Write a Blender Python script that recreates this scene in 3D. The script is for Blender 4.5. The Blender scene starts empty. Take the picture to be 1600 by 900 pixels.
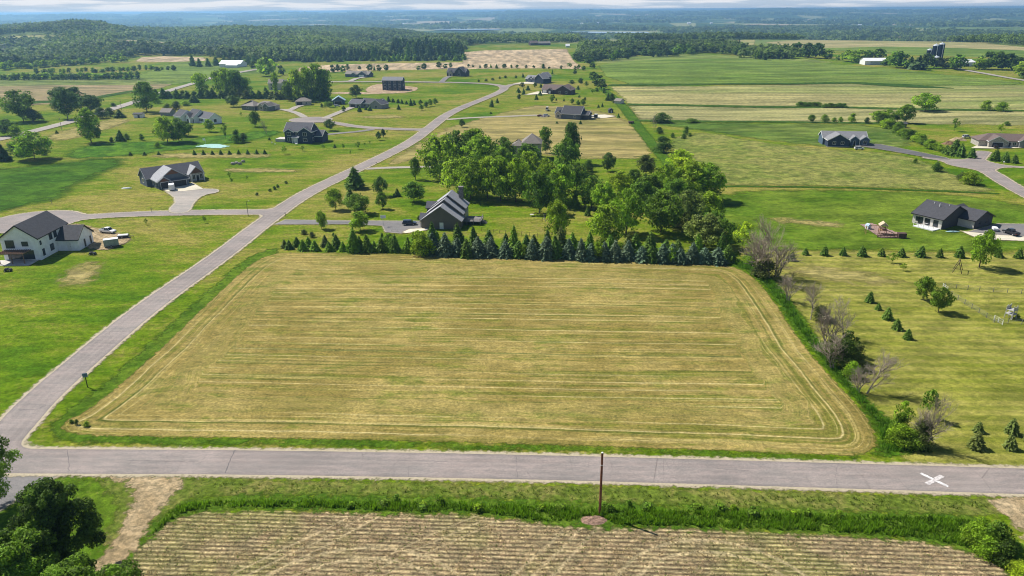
import bpy, math, random
import numpy as np
from mathutils import Vector, Matrix
random.seed(7); RNG = np.random.default_rng(7)
SC = bpy.context.scene; COL = SC.collection
# ------------------------------------------------------------------ camera
CAM_H, FOC, HORIZON = 70.0, 1150.0, 15.5
ROLL = math.radians(0.36); PITCH = math.atan((450 - HORIZON) / FOC)
cd = bpy.data.cameras.new('camera'); cam = bpy.data.objects.new('camera', cd); COL.objects.link(cam)
cd.sensor_width = 36; cd.lens = 36 * FOC / 1600; cd.clip_start = 1; cd.clip_end = 90000
cam.matrix_world = Matrix.Translation((0, 0, CAM_H)) @ Matrix.Rotation(math.pi / 2 - PITCH, 4, 'X') @ Matrix.Rotation(-ROLL, 4, 'Z')
SC.camera = cam
# ------------------------------------------------------------------ sky, sun, exposure
SUN_EL = math.radians(50); SUN_DIR = Vector((-7.7, 4.7, 0)).normalized() * math.cos(SUN_EL) + Vector((0, 0, math.sin(SUN_EL)))
SC.view_settings.view_transform = 'Standard'; SC.view_settings.look = 'None'; SC.view_settings.gamma = 1
SC.view_settings.use_curve_mapping = False; SC.view_settings.exposure = 0.58
w = bpy.data.worlds.new("World"); SC.world = w; w.use_nodes = True
nt = w.node_tree; nt.nodes.clear()
def wn(t, **k):
    n = nt.nodes.new(t)
    for a, b in k.items(): setattr(n, a, b)
    return n
sky = wn('ShaderNodeTexSky', sky_type='NISHITA', sun_disc=False, sun_elevation=SUN_EL, sun_rotation=math.atan2(-7.7, 4.7) % (2 * math.pi), altitude=300, air_density=1.0, dust_density=0.1, ozone_density=2.0)
tc = wn('ShaderNodeTexCoord'); mp = wn('ShaderNodeMapping'); mp.inputs['Scale'].default_value = (8, 8, 130)
mp.inputs['Location'].default_value = (3.1, 0.4, 1.7)
nz = wn('ShaderNodeTexNoise'); nz.inputs['Scale'].default_value = 1.0; nz.inputs['Detail'].default_value = 7; nz.inputs['Roughness'].default_value = 0.55
mr = wn('ShaderNodeMapRange', interpolation_type='SMOOTHSTEP'); mr.inputs[1].default_value = 0.45; mr.inputs[2].default_value = 0.58
sx = wn('ShaderNodeSeparateXYZ'); up = wn('ShaderNodeMapRange', interpolation_type='SMOOTHSTEP'); up.inputs[1].default_value = 0.30; up.inputs[2].default_value = 0.08
mul = wn('ShaderNodeMath', operation='MULTIPLY'); mul2 = wn('ShaderNodeMath', operation='MULTIPLY'); mul2.inputs[1].default_value = 0.93
mx = wn('ShaderNodeMix', data_type='RGBA'); mx.inputs['B'].default_value = (8.6, 8.7, 9.0, 1)
bg = wn('ShaderNodeBackground'); bg.inputs['Strength'].default_value = 0.068; wo = wn('ShaderNodeOutputWorld')
L = nt.links.new
hb_ = wn('ShaderNodeMapRange', interpolation_type='SMOOTHSTEP'); hb_.inputs[1].default_value = 0.16; hb_.inputs[2].default_value = 0.0; hb_.inputs[4].default_value = 0.85
mh = wn('ShaderNodeMix', data_type='RGBA'); mh.inputs['B'].default_value = (4.5, 5.8, 7.7, 1)
L(tc.outputs['Generated'], mp.inputs['Vector']); L(mp.outputs[0], nz.inputs['Vector']); L(nz.outputs[0], mr.inputs[0])
L(tc.outputs['Generated'], sx.inputs[0]); L(sx.outputs[2], up.inputs[0]); L(mr.outputs[0], mul.inputs[0]); L(up.outputs[0], mul.inputs[1])
L(mul.outputs[0], mul2.inputs[0]); L(mul2.outputs[0], mx.inputs['Factor']); L(sky.outputs[0], mh.inputs['A']); L(sx.outputs[2], hb_.inputs[0]); L(hb_.outputs[0], mh.inputs['Factor']); L(mh.outputs['Result'], mx.inputs['A']); L(mx.outputs['Result'], bg.inputs['Color']); L(bg.outputs[0], wo.inputs[0])
sd = bpy.data.lights.new('sun', 'SUN'); sd.energy = 4.8; sd.angle = math.radians(0.53); sd.color = (1.0, 0.955, 0.88)
so = bpy.data.objects.new('sun', sd); COL.objects.link(so); so.rotation_euler = SUN_DIR.to_track_quat('Z', 'Y').to_euler(); so.location = (0, 0, 300)
SC.cycles.max_bounces = 5; SC.cycles.diffuse_bounces = 2; SC.cycles.glossy_bounces = 2; SC.cycles.transmission_bounces = 2
SC.cycles.transparent_max_bounces = 10; SC.cycles.volume_bounces = 0; SC.cycles.caustics_reflective = False; SC.cycles.caustics_refractive = False
SC.cycles.use_denoising = True; SC.cycles.pixel_filter_type = 'BLACKMAN_HARRIS'; SC.cycles.filter_width = 1.05
# ------------------------------------------------------------------ terrain
def sst(x, a, b):
    t = np.clip((x - a) / (b - a), 0, 1); return t * t * (3 - 2 * t)
def hz(x, y):
    x = np.asarray(x, float); y = np.asarray(y, float)
    r = np.hypot(x, y); az = np.arctan2(x, np.maximum(y, 1e-3)); uu = 800 + FOC * np.tan(np.clip(az, -1.2, 1.2)) * 0.94
    uu = np.where(y < 0, 800, uu)
    z = 0.45 * (np.sin(x * .031 + 1.3) * np.cos(y * .027 + .4) + np.sin(x * .013 - y * .019)) * sst(r, 60, 200)
    z = z + 2.0 * np.sin(x * .0061 + 1.) * np.sin(y * .0083 + .7) * sst(r, 260, 520) * (1 - sst(r, 2500, 5000))
    left = 1 - sst(uu, 560, 800)
    d0 = 1750 + 1250 * left
    z = z - 46 * sst(r, d0, d0 + 1500)
    amp = np.interp(uu, [-400, 0, 120, 210, 300, 450, 540, 600, 680, 760], [34, 30, 30, 27, 14, 5, 8, -8, -14, 0])
    z = z + amp * np.exp(-((r - 2450) / 560) ** 2) * sst(r, 900, 1900)
    z = z + amp * .35 * np.sin(x * .009 + 2) * np.sin(y * .006) * np.exp(-((r - 2200) / 600) ** 2)
    z = z + (10 * np.sin(az * 37 + 1) * np.exp(-((r - 2350) / 330) ** 2) + 8 * np.sin(az * 29 + 3) * np.exp(-((r - 1750) / 260) ** 2)) * left
    z = z + (74 + 7 * np.sin(az * 23) + 5 * np.sin(az * 61 + 1)) * sst(r, 7200, 14500)
    z = z + 8 * np.sin(x * .0013 + 1) * np.sin(y * .0011) * sst(r, 5200, 8000) + 9 * np.sin(x * .0019 + 2) * np.sin(y * .0026 + az * 5) * sst(r, 3300, 4600)
    return z
_cr, _sr = math.cos(ROLL), math.sin(ROLL); _cp, _sp = math.cos(PITCH), math.sin(PITCH)
_T = 60 * 1.007 ** np.arange(0, 930)
def ray(u, v):
    x = u - 800; y = 450 - v; x, y = _cr * x + _sr * y, -_sr * x + _cr * y
    d = np.array((x, FOC * _cp + y * _sp, -FOC * _sp + y * _cp)); return d / math.hypot(d[0], d[1])
def P(u, v):
    """ground point seen at photo pixel (u, v)"""
    d = ray(u, v); Z = CAM_H + d[2] * _T - hz(d[0] * _T, d[1] * _T); k = np.argmax(Z < 0)
    if Z[k] >= 0: k = len(_T) - 1
    a, b = _T[max(k - 1, 0)], _T[k]
    if k > 0:
        t = a + (b - a) * Z[k - 1] / (Z[k - 1] - Z[k])
        for _ in range(3):
            zt = CAM_H + d[2] * t - float(hz(d[0] * t, d[1] * t)); t += zt / max(1e-4, -d[2]) * (0.6 if t > 800 else 1)
            t = min(max(t, a), b)
    else: t = a
    return np.array((d[0] * t, d[1] * t))
def project(x, y, z):
    X = x; Y = y * _cp - (z - CAM_H) * _sp; Zu = y * _sp + (z - CAM_H) * _cp
    u = FOC * X / Y; vv = FOC * Zu / Y
    u, vv = _cr * u - _sr * vv, _sr * u + _cr * vv
    return 800 + u, 450 - vv
def scale_at(p):
    return FOC / (p[1] * _cp - (float(hz(*p)) - CAM_H) * _sp)
def z_at(p): return float(hz(p[0], p[1]))
def height_for(p, dv):
    """metres of an upright thing at p that covers dv photo pixels"""
    z0 = z_at(p); _, v0 = project(p[0], p[1], z0); lo, hi = 0, 80
    for _ in range(30):
        m = (lo + hi) / 2; _, v = project(p[0], p[1], z0 + m)
        if v0 - v < dv: lo = m
        else: hi = m
    return lo
# ------------------------------------------------------------------ node helper
class T:
    def __init__(s, name):
        s.m = bpy.data.materials.new(name); s.m.use_nodes = True; s.t = s.m.node_tree; s.t.nodes.clear(); s._p = None
    def n(s, typ, **k):
        n = s.t.nodes.new(typ)
        for a, b in k.items(): setattr(n, a, b)
        return n
    def i(s, sock, x):
        if isinstance(x, bpy.types.NodeSocket): s.t.links.new(x, sock)
        elif isinstance(x, tuple) and len(x) == 3 and sock.type == 'RGBA': sock.default_value = (*x, 1)
        else: sock.default_value = x
    def math(s, op, a, b=0.0, clamp=False):
        n = s.n('ShaderNodeMath', operation=op, use_clamp=clamp); s.i(n.inputs[0], a); s.i(n.inputs[1], b); return n.outputs[0]
    def mix(s, f, a, b, bt='MIX'):
        n = s.n('ShaderNodeMix', data_type='RGBA', blend_type=bt); s.i(n.inputs['Factor'], f); s.i(n.inputs['A'], a); s.i(n.inputs['B'], b); return n.outputs['Result']
    def pos(s):
        if s._p is None: s._p = s.n('ShaderNodeNewGeometry').outputs['Position']
        return s._p
    def map(s, sc=(1, 1, 1), rot=0.0, vec=None):
        n = s.n('ShaderNodeMapping'); s.i(n.inputs['Vector'], vec or s.pos()); n.inputs['Scale'].default_value = sc; n.inputs['Rotation'].default_value = (0, 0, rot); return n.outputs[0]
    def noise(s, scale, detail=3.0, rough=.55, vec=None, dist=0.0):
        n = s.n('ShaderNodeTexNoise'); s.i(n.inputs['Vector'], vec or s.pos()); n.inputs['Scale'].default_value = scale; n.inputs['Detail'].default_value = detail
        n.inputs['Roughness'].default_value = rough; n.inputs['Distortion'].default_value = dist; return n.outputs[0]
    def step(s, x, a, b, lo=0.0, hi=1.0):
        n = s.n('ShaderNodeMapRange', interpolation_type='SMOOTHSTEP'); s.i(n.inputs[0], x); n.inputs[1].default_value = a; n.inputs[2].default_value = b; n.inputs[3].default_value = lo; n.inputs[4].default_value = hi; return n.outputs[0]
    def attr(s, name, vec=False):
        n = s.n('ShaderNodeAttribute', attribute_name=name); return n.outputs['Color'] if vec else n.outputs['Fac']
    def mottle(s, c, scale, lo, hi, a=.32, b=.68, vec=None, detail=5, rough=.7):
        k = s.step(s.noise(scale, detail, rough, vec=vec), a, b); return s.mix(1.0, c, s.mix(k, (lo, lo * 1.03, lo), (hi * 1.02, hi, hi * .96)), 'MULTIPLY')
    def xyz(s, v): n = s.n('ShaderNodeSeparateXYZ'); s.i(n.inputs[0], v); return n.outputs
    def bump(s, h, strength=.5, dist=.1):
        n = s.n('ShaderNodeBump'); s.i(n.inputs['Height'], h); n.inputs['Strength'].default_value = strength; n.inputs['Distance'].default_value = dist; return n.outputs[0]
    def out(s, col, rough=.9, normal=None, metal=0.0, spec=.2, trans=0.0, coat=0.0, alpha=None):
        b = s.n('ShaderNodeBsdfPrincipled'); s.i(b.inputs['Base Color'], col); s.i(b.inputs['Roughness'], rough); b.inputs['Metallic'].default_value = metal
        b.inputs['Specular IOR Level'].default_value = spec; b.inputs['Coat Weight'].default_value = coat
        if normal is not None: s.i(b.inputs['Normal'], normal)
        sh = b.outputs[0]
        if trans:
            t = s.n('ShaderNodeBsdfTranslucent'); s.i(t.inputs['Color'], col); m = s.n('ShaderNodeMixShader'); m.inputs[0].default_value = trans
            s.i(m.inputs[1], sh); s.i(m.inputs[2], t.outputs[0]); sh = m.outputs[0]
        if alpha is not None:
            t = s.n('ShaderNodeBsdfTransparent'); m = s.n('ShaderNodeMixShader'); s.i(m.inputs[0], alpha); s.i(m.inputs[1], t.outputs[0]); s.i(m.inputs[2], sh); sh = m.outputs[0]
        o = s.n('ShaderNodeOutputMaterial'); s.t.links.new(sh, o.inputs[0]); return s.m
def plain(name, c, rough=.8, metal=0.0, spec=.3, var=.12, sc=1.5, coat=0.0):
    t = T(name); f = t.noise(sc, 4, .6); c2 = tuple(x * (1 - var * 1.6) for x in c); c1 = tuple(min(1, x * (1 + var)) for x in c)
    return t.out(t.mix(t.step(f, .3, .7), c2, c1), rough, metal=metal, spec=spec, coat=coat)
G_LUSH, G_MID, G_YEL, G_DRY = (.050, .112, .004), (.090, .146, .006), (.148, .166, .018), (.225, .185, .062)
def grass_col(t, lush=0.0, dry=0.0):
    """mown grass: lush and sun-bleached patches at several sizes"""
    big = t.noise(.011, 4, .6, dist=.8); mid = t.noise(.055, 5, .65, vec=t.map((.7, 1.9, 1), .35)); fine = t.noise(.8, 5, .72)
    a = t.math('ADD', t.math('MULTIPLY', big, .60), t.math('MULTIPLY', mid, .40)); a = t.math('ADD', a, dry - lush)
    c = t.mix(t.step(a, .37, .48), G_LUSH, G_MID); c = t.mix(t.step(a, .455, .585), c, G_YEL)
    d = t.math('ADD', t.math('MULTIPLY', fine, .45), t.math('MULTIPLY', a, .75)); c = t.mix(t.step(d, .57, .72, 0, .8), c, G_DRY)
    c = t.mottle(c, .28, .74, 1.24, vec=t.map((.6, 1.5, 1), .2)); c = t.mottle(c, 1.3, .70, 1.30); return t.mottle(c, 5.5, .72, 1.30, .3, .7)
def edge_mask(t, w=.8, sc=.7, at=0.0, soft=None):
    """ragged border of a field: 1 inside, 0 outside"""
    e = t.math('ADD', t.attr('edge'), t.math('MULTIPLY', t.math('SUBTRACT', t.noise(sc, 4, .65), .5), w * 3.2))
    soft = w * .45 if soft is None else soft
    return t.step(e, at - soft, at + soft)
def field_mat(name, c1, c2, c3, sc=.08, stretch=(1, 1), rot=0.0, stripe=0.0, samp=.0, dark=(.4, .45, .4), fine=.8, w=1.0, tr=(.42, .6), soft=None, esc=.7, wobk=1.2, mot=1.0, sgate=.35):
    t = T(name); v = t.map((stretch[0], stretch[1], 1), rot)
    a = t.noise(sc, 5, .62, vec=v, dist=.4); b = t.noise(fine, 5, .7, vec=v); big = t.noise(sc * .22, 3, .5)
    q = t.math('ADD', t.math('MULTIPLY', a, .6), t.math('MULTIPLY', big, .4))
    c = t.mix(t.step(q, tr[0], tr[1]), c1, c2); c = t.mix(t.step(b, .55, .75, 0, .8), c, c3)
    if stripe:
        y = t.xyz(t.map((1, 1, 1), rot))[1]; wob = t.math('MULTIPLY', t.noise(.05, 2), wobk)
        sn = t.math('SINE', t.math('MULTIPLY', t.math('ADD', y, wob), 2 * math.pi / stripe)); f = t.step(sn, -.7, .9); f = t.math('MULTIPLY', f, t.step(t.noise(.07, 3), .25, .6, sgate, 1))
        c = t.mix(t.math('MULTIPLY', f, samp), c, t.mix(1.0, c, dark, 'MULTIPLY'))
    c = t.mottle(c, sc * 2.6, 1 - .30 * mot, 1 + .26 * mot, .36, .64, vec=v); c = t.mottle(c, fine * .9, 1 - .28 * mot, 1 + .28 * mot, vec=v); c = t.mottle(c, fine * 4.5, .68, 1.34, .3, .7)
    return t.out(c, .95, spec=.02, alpha=edge_mask(t, w, esc, 0.0, soft))
# ------------------------------------------------------------------ mesh helpers
def link(name, me, parent=None, mats=()):
    o = bpy.data.objects.new(name, me); COL.objects.link(o)
    if parent is not None: o.parent = parent
    for m in mats: me.materials.append(m)
    return o
def tag(o, label=None, cat=None, group=None, kind=None):
    if label: o['label'] = label
    if cat: o['category'] = cat
    if group: o['group'] = group
    if kind: o['kind'] = kind
    return o
def empty(name, p, rz=0.0, z=None):
    o = bpy.data.objects.new(name, None); COL.objects.link(o); o.location = (p[0], p[1], z_at(p) if z is None else z); o.rotation_euler = (0, 0, rz); o.empty_display_size = .3; return o
def np_mesh(name, V, F, smooth=False):
    me = bpy.data.meshes.new(name); V = np.asarray(V, np.float32); F = np.asarray(F, np.int32); k = F.shape[1]
    me.vertices.add(len(V)); me.vertices.foreach_set('co', V.ravel()); me.loops.add(F.size); me.loops.foreach_set('vertex_index', F.ravel())
    me.polygons.add(len(F)); me.polygons.foreach_set('loop_start', np.arange(0, F.size, k, dtype=np.int32)); me.polygons.foreach_set('loop_total', np.full(len(F), k, np.int32))
    if smooth: me.polygons.foreach_set('use_smooth', np.ones(len(F), bool))
    me.update(); return me
def set_attr(me, name, arr, dom='POINT'):
    a = me.attributes.new(name, 'FLOAT', dom); a.data.foreach_set('value', np.asarray(arr, np.float32))
class MB:
    def __init__(s): s.v = []; s.f = []
    def add(s, vs, fs):
        b = len(s.v); s.v += [tuple(q) for q in vs]; s.f += [tuple(b + i for i in f) for f in fs]; return s
    def box(s, x0, x1, y0, y1, z0, z1):
        return s.add([(x0, y0, z0), (x1, y0, z0), (x1, y1, z0), (x0, y1, z0), (x0, y0, z1), (x1, y0, z1), (x1, y1, z1), (x0, y1, z1)],
                     [(3, 2, 1, 0), (4, 5, 6, 7), (0, 1, 5, 4), (1, 2, 6, 5), (2, 3, 7, 6), (3, 0, 4, 7)])
    def prism(s, poly, a, b, axis='y'):
        """poly of (p, z) pairs swept along an axis"""
        n = len(poly); mk = (lambda p, t: (p[0], t, p[1])) if axis == 'y' else ((lambda p, t: (t, p[0], p[1])) if axis == 'x' else (lambda p, t: (p[0], p[1], t)))
        return s.add([mk(p, a) for p in poly] + [mk(p, b) for p in poly], [tuple(range(n)), tuple(range(2 * n - 1, n - 1, -1))] + [(i, n + i, n + (i + 1) % n, (i + 1) % n) for i in range(n)])
    def tube(s, p0, p1, r0, r1, n=6, cap=True):
        p0, p1 = Vector(p0), Vector(p1); d = (p1 - p0).normalized(); a = d.orthogonal().normalized(); b = d.cross(a)
        vs = [p + (a * math.cos(2 * math.pi * k / n) + b * math.sin(2 * math.pi * k / n)) * r for p, r in ((p0, r0), (p1, r1)) for k in range(n)]
        fs = [(k, (k + 1) % n, n + (k + 1) % n, n + k) for k in range(n)]
        if cap: fs += [tuple(range(n - 1, -1, -1)), tuple(range(n, 2 * n))]
        return s.add(vs, fs)
    def lathe(s, prof, n=16, c=(0, 0)):
        m = len(prof); vs = [(c[0] + r * math.cos(2 * math.pi * k / n), c[1] + r * math.sin(2 * math.pi * k / n), z) for r, z in prof for k in range(n)]
        return s.add(vs, [(j * n + k, j * n + (k + 1) % n, (j + 1) * n + (k + 1) % n, (j + 1) * n + k) for j in range(m - 1) for k in range(n)] + [tuple(range((m - 1) * n, m * n)), tuple(range(n - 1, -1, -1))])
    def build(s, name, mat, parent=None, smooth=False, bevel=0.0):
        me = bpy.data.meshes.new(name); me.from_pydata(s.v, [], s.f)
        import bmesh
        bm = bmesh.new(); bm.from_mesh(me); bmesh.ops.recalc_face_normals(bm, faces=bm.faces); bm.to_mesh(me); bm.free()
        if smooth:
            for p in me.polygons: p.use_smooth = True
        o = link(name, me, parent, [mat] if mat else [])
        if bevel:
            b = o.modifiers.new('bevel', 'BEVEL'); b.width = bevel; b.segments = 2
        return o
# ------------------------------------------------------------------ signed distances (positive inside)
def sd_poly(Q, poly):
    poly = np.asarray(poly); d = np.full(len(Q), 1e18); ins = np.zeros(len(Q), bool); n = len(poly)
    for i in range(n):
        a, b = poly[i], poly[(i + 1) % n]; e = b - a; w_ = Q - a; t = np.clip((w_ @ e) / max(e @ e, 1e-9), 0, 1)
        d = np.minimum(d, ((w_ - t[:, None] * e) ** 2).sum(1))
        c = (a[1] > Q[:, 1]) != (b[1] > Q[:, 1]); xi = a[0] + (Q[:, 1] - a[1]) * e[0] / (e[1] if abs(e[1]) > 1e-9 else 1e-9); ins ^= c & (Q[:, 0] < xi)
    d = np.sqrt(d); return np.where(ins, d, -d)
def sd_line(Q, pts, hw):
    pts = np.asarray(pts); best = np.full(len(Q), -1e9); hw = np.broadcast_to(hw, len(pts)).astype(float)
    for i in range(len(pts) - 1):
        a, b = pts[i], pts[i + 1]; e = b - a; w_ = Q - a; t = np.clip((w_ @ e) / max(e @ e, 1e-9), 0, 1)
        best = np.maximum(best, hw[i] + (hw[i + 1] - hw[i]) * t - np.sqrt(((w_ - t[:, None] * e) ** 2).sum(1)))
    return best
def smax(a, b, k):
    h = np.clip(.5 + .5 * (a - b) / k, 0, 1); return b + (a - b) * h + k * h * (1 - h)
def smooth_pts(pts, n=2, closed=True):
    p = np.asarray(pts, float)
    for _ in range(n):
        q = np.roll(p, -1, 0) if closed else p[1:]
        a = p if closed else p[:-1]; out = np.empty((2 * len(a), 2)); out[0::2] = .75 * a + .25 * q; out[1::2] = .25 * a + .75 * q
        p = out if closed else np.vstack([p[:1], out, p[-1:]])
    return p
def GP(px, sm=0, closed=True):
    p = np.array([P(*q) for q in px]); return smooth_pts(p, sm, closed) if sm else p
def patch(name, sdf, box, cell, layer, mat, margin=2.0):
    x0, x1, y0, y1 = box; nx = int((x1 - x0) / cell) + 2; ny = int((y1 - y0) / cell) + 2
    X, Y = np.meshgrid(x0 + cell * np.arange(nx), y0 + cell * np.arange(ny)); Q = np.stack([X.ravel(), Y.ravel()], 1); e = sdf(Q); k = (e > -margin).reshape(ny, nx)
    keep = k[:-1, :-1] | k[1:, :-1] | k[:-1, 1:] | k[1:, 1:]; j, i = np.nonzero(keep); b = j * nx + i
    F = np.stack([b, b + 1, b + nx + 1, b + nx], 1); used, inv = np.unique(F, return_inverse=True); F = inv.reshape(-1, 4); Q = Q[used]
    z = hz(Q[:, 0], Q[:, 1]) + layer * .006 * (1 + np.hypot(Q[:, 0], Q[:, 1]) / 60)
    me = np_mesh(name, np.column_stack([Q, z]), F, True); set_attr(me, 'edge', e[used]); o = link(name, me, None, [mat]); tag(o, kind='structure'); return o
def field(name, px, mat, cell, layer, margin=2.0, sm=2, pts=None):
    poly = GP(px, sm) if pts is None else pts; mn, mxx = poly.min(0) - margin - cell, poly.max(0) + margin + cell
    return patch(name, lambda Q: sd_poly(Q, poly), (mn[0], mxx[0], mn[1], mxx[1]), cell, layer, mat, margin), poly
# ------------------------------------------------------------------ ground sheet
def ground_sheet():
    R = 8 * 1.0145 ** np.arange(0, 600); R = R[R < 60000]; A = np.concatenate([np.linspace(-60, 60, 430), np.linspace(60, 300, 70)[1:-1]]) * math.pi / 180
    rr, aa = np.meshgrid(R, A, indexing='ij'); X = rr * np.sin(aa); Y = rr * np.cos(aa); nA = len(A); nR = len(R)
    i, j = np.meshgrid(np.arange(nR - 1), np.arange(nA), indexing='ij'); i = i.ravel(); j = j.ravel(); j2 = (j + 1) % nA
    F = np.stack([i * nA + j, (i + 1) * nA + j, (i + 1) * nA + j2, i * nA + j2], 1)[:, ::-1]
    V = np.column_stack([X.ravel(), Y.ravel(), hz(X, Y).ravel()])
    n0 = len(V); V = np.vstack([V, [[0, 0, float(hz(0, 0))]]]); me = np_mesh('ground', V, F, True)
    t = T('ground'); near = grass_col(t)
    # open country beyond the settlement: woods, crops and pasture in a patchwork
    v = t.map((1, .55, 1), .3); cell = t.n('ShaderNodeTexVoronoi'); t.i(cell.inputs['Vector'], v); cell.inputs['Scale'].default_value = .0022
    cs = t.xyz(cell.outputs['Color']); wood = t.noise(.0016, 6, .62, vec=t.map((1, .7, 1))); fine = t.noise(.035, 4, .7); mid = t.noise(.009, 4, .6)
    crop = t.mix(t.step(cs[0], .3, .7), (.120, .170, .045), (.220, .230, .100)); crop = t.mix(t.step(cs[1], .68, .74), crop, (.34, .28, .18))
    forest = t.mix(t.step(fine, .35, .65), (.022, .048, .016), (.055, .095, .026)); forest = t.mix(t.step(mid, .5, .7, 0, .5), forest, (.070, .115, .034))
    wsum = t.math('ADD', t.math('MULTIPLY', wood, .75), t.math('MULTIPLY', cs[2], .25))
    far = t.mix(t.step(wsum, .46, .49), crop, forest)
    q = t.xyz(t.pos()); r = t.math('SQRT', t.math('ADD', t.math('MULTIPLY', q[0], q[0]), t.math('MULTIPLY', q[1], q[1])))
    col = t.mix(t.step(r, 1500, 1900), near, far)
    o = link('ground', me, None, [t.out(col, .95, spec=.02)]); tag(o, kind='structure'); return o
ground_sheet()
# ------------------------------------------------------------------ fields (colours of the crops themselves)
MROT = .045
def hay_material():
    t = T('cut_hay'); e = t.attr('edge'); y = t.xyz(t.map((1, 1, 1), MROT))[1]; blot = t.noise(.032, 5, .65, dist=.5); mid = t.noise(.16, 5, .72, vec=t.map((.55, 1.3, 1), MROT))
    outer = t.step(t.math('ADD', e, t.math('MULTIPLY', t.noise(.06, 3), 8)), 19, 13)
    # rows follow the far edge inside the field and the border on the headland
    ew = t.math('ADD', e, t.math('MULTIPLY', t.noise(.045, 3), 1.8)); wob = t.math('ADD', y, t.math('MULTIPLY', t.noise(.02, 2), 1.2)); rowc = t.n('ShaderNodeMix', data_type='FLOAT'); t.i(rowc.inputs[0], outer); t.i(rowc.inputs[2], wob); t.i(rowc.inputs[3], ew); rc = rowc.outputs[0]
    def along(freq, stretch, detail=4):
        n = t.n('ShaderNodeCombineXYZ'); t.i(n.inputs[0], t.math('MULTIPLY', rc, freq)); t.i(n.inputs[1], t.math('MULTIPLY', t.xyz(t.pos())[0], stretch)); t.i(n.inputs[2], t.math('MULTIPLY', t.xyz(t.pos())[1], t.math('MULTIPLY', outer, stretch))); return t.noise(1.0, detail, .7, vec=n.outputs[0])
    c = t.mix(t.step(blot, .40, .60), (.180, .142, .044), (.258, .202, .073))
    l1, l2, l3 = along(.45, .010), along(1.25, .014), along(2.9, .04)
    c = t.mix(t.step(t.math('ADD', t.math('MULTIPLY', l1, .6), t.math('MULTIPLY', mid, .4)), .47, .59, 0, .8), c, (.108, .120, .019))
    c = t.mix(t.step(t.math('ADD', t.math('MULTIPLY', blot, .45), t.math('MULTIPLY', mid, .55)), .52, .64, 0, .7), c, (.098, .130, .018))
    c = t.mix(t.step(l2, .53, .66, 0, .75), c, (.33, .272, .108)); c = t.mix(t.step(l2, .45, .33, 0, .65), c, (.080, .092, .020))
    c = t.mix(t.step(l3, .55, .70, 0, .55), c, (.395, .332, .15)); c = t.mix(t.step(l3, .42, .30, 0, .5), c, (.110, .098, .028))
    sw = t.math('PINGPONG', rc, 1.55); gate = t.step(along(.30, .007, 3), .42, .58); c = t.mix(t.math('MULTIPLY', t.step(sw, .30, .04), t.math('MULTIPLY', gate, .6)), c, (.44, .38, .20))
    sw2 = t.math('PINGPONG', t.math('ADD', rc, 1.3), 3.5); g2 = t.step(along(.2, .015, 3), .56, .42); c = t.mix(t.math('MULTIPLY', t.step(sw2, .5, .08), t.math('MULTIPLY', g2, .7)), c, (.062, .085, .014))
    bare = t.noise(.085, 4, .7, vec=t.map((.5, 1.4, 1), MROT)); c = t.mix(t.step(bare, .69, .76, 0, .85), c, (.47, .41, .27))
    c = t.mottle(c, .5, .80, 1.2, vec=t.map((.5, 1.2, 1), MROT)); c = t.mottle(c, 2.0, .70, 1.32); c = t.mottle(c, 6, .75, 1.28, .3, .7)
    return t.out(c, .95, spec=.02, alpha=edge_mask(t, .6, .8))
HAY = [(92, 664), (140, 640), (190, 600), (258, 540), (335, 465), (385, 418), (418, 398), (470, 394), (700, 399), (900, 407), (1100, 412), (1140, 415), (1172, 428), (1203, 462), (1250, 535), (1300, 592), (1345, 640), (1368, 675), (1369, 698), (1345, 713), (1250, 709), (1000, 699), (600, 687), (250, 682), (110, 680)]
hay, HAYP = field('hay_field', HAY, hay_material(), 1.0, 2, 1.5, 1)
# verge round the hay field: thick unmown green
lush = field_mat('lush_verge', (.048, .100, .007), (.082, .135, .012), (.115, .135, .025), sc=.18, fine=1.4, w=1.8, soft=.8, esc=.35)
field('grass_verge', [(70, 668), (120, 632), (190, 578), (330, 450), (385, 402), (430, 386), (440, 396), (395, 425), (290, 520), (200, 605), (150, 650), (150, 682), (600, 688), (1000, 700), (1340, 713), (1340, 719), (1000, 709), (600, 697), (200, 694), (90, 692)], lush, 1.0, 1, 1.5, 1)
mow = field_mat('striped_lawn', (.160, .170, .028), (.222, .208, .056), (.300, .255, .112), sc=.05, fine=1.1, rot=.03, stretch=(.7, 1), stripe=3.6, samp=.6, wobk=.5, mot=.9, sgate=.75, dark=(.58, .72, .40), w=1.5, soft=1.0, tr=(.36, .56))
field('striped_lawn', [(1150, 392), (1300, 391), (1660, 396), (1760, 480), (1900, 740), (1610, 735), (1420, 722), (1395, 700), (1330, 610), (1260, 500), (1215, 450)], mow, 1.6, 1, 2, 0)
rich = field_mat('rich_lawn', (.066, .122, .009), (.108, .156, .018), (.165, .170, .045), sc=.045, fine=.9, rot=.08, stretch=(.6, 1), stripe=5, samp=.25, dark=(.75, .8, .7), w=3, soft=2.5, esc=.2)
field('rich_lawn', [(1120, 318), (1130, 300), (1300, 296), (1480, 302), (1590, 318), (1660, 340), (1660, 394), (1300, 389), (1170, 392), (1130, 360)], rich, 2.0, 1, 3, 1)
mead = field_mat('rough_meadow', (.112, .146, .030), (.176, .180, .054), (.105, .130, .026), sc=.07, fine=.45, w=3, soft=2, tr=(.40, .56), esc=.2)
field('rough_meadow', [(1040, 218), (1100, 205), (1180, 222), (1290, 234), (1400, 240), (1462, 258), (1500, 280), (1562, 301), (1480, 297), (1330, 291), (1200, 289), (1120, 290), (1075, 262)], mead, 2.0, 2, 3, 1)
line = field_mat('tall_grass_line', (.028, .070, .006), (.045, .090, .010), (.02, .05, .006), sc=.4, fine=1.4, w=.6)
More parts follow.
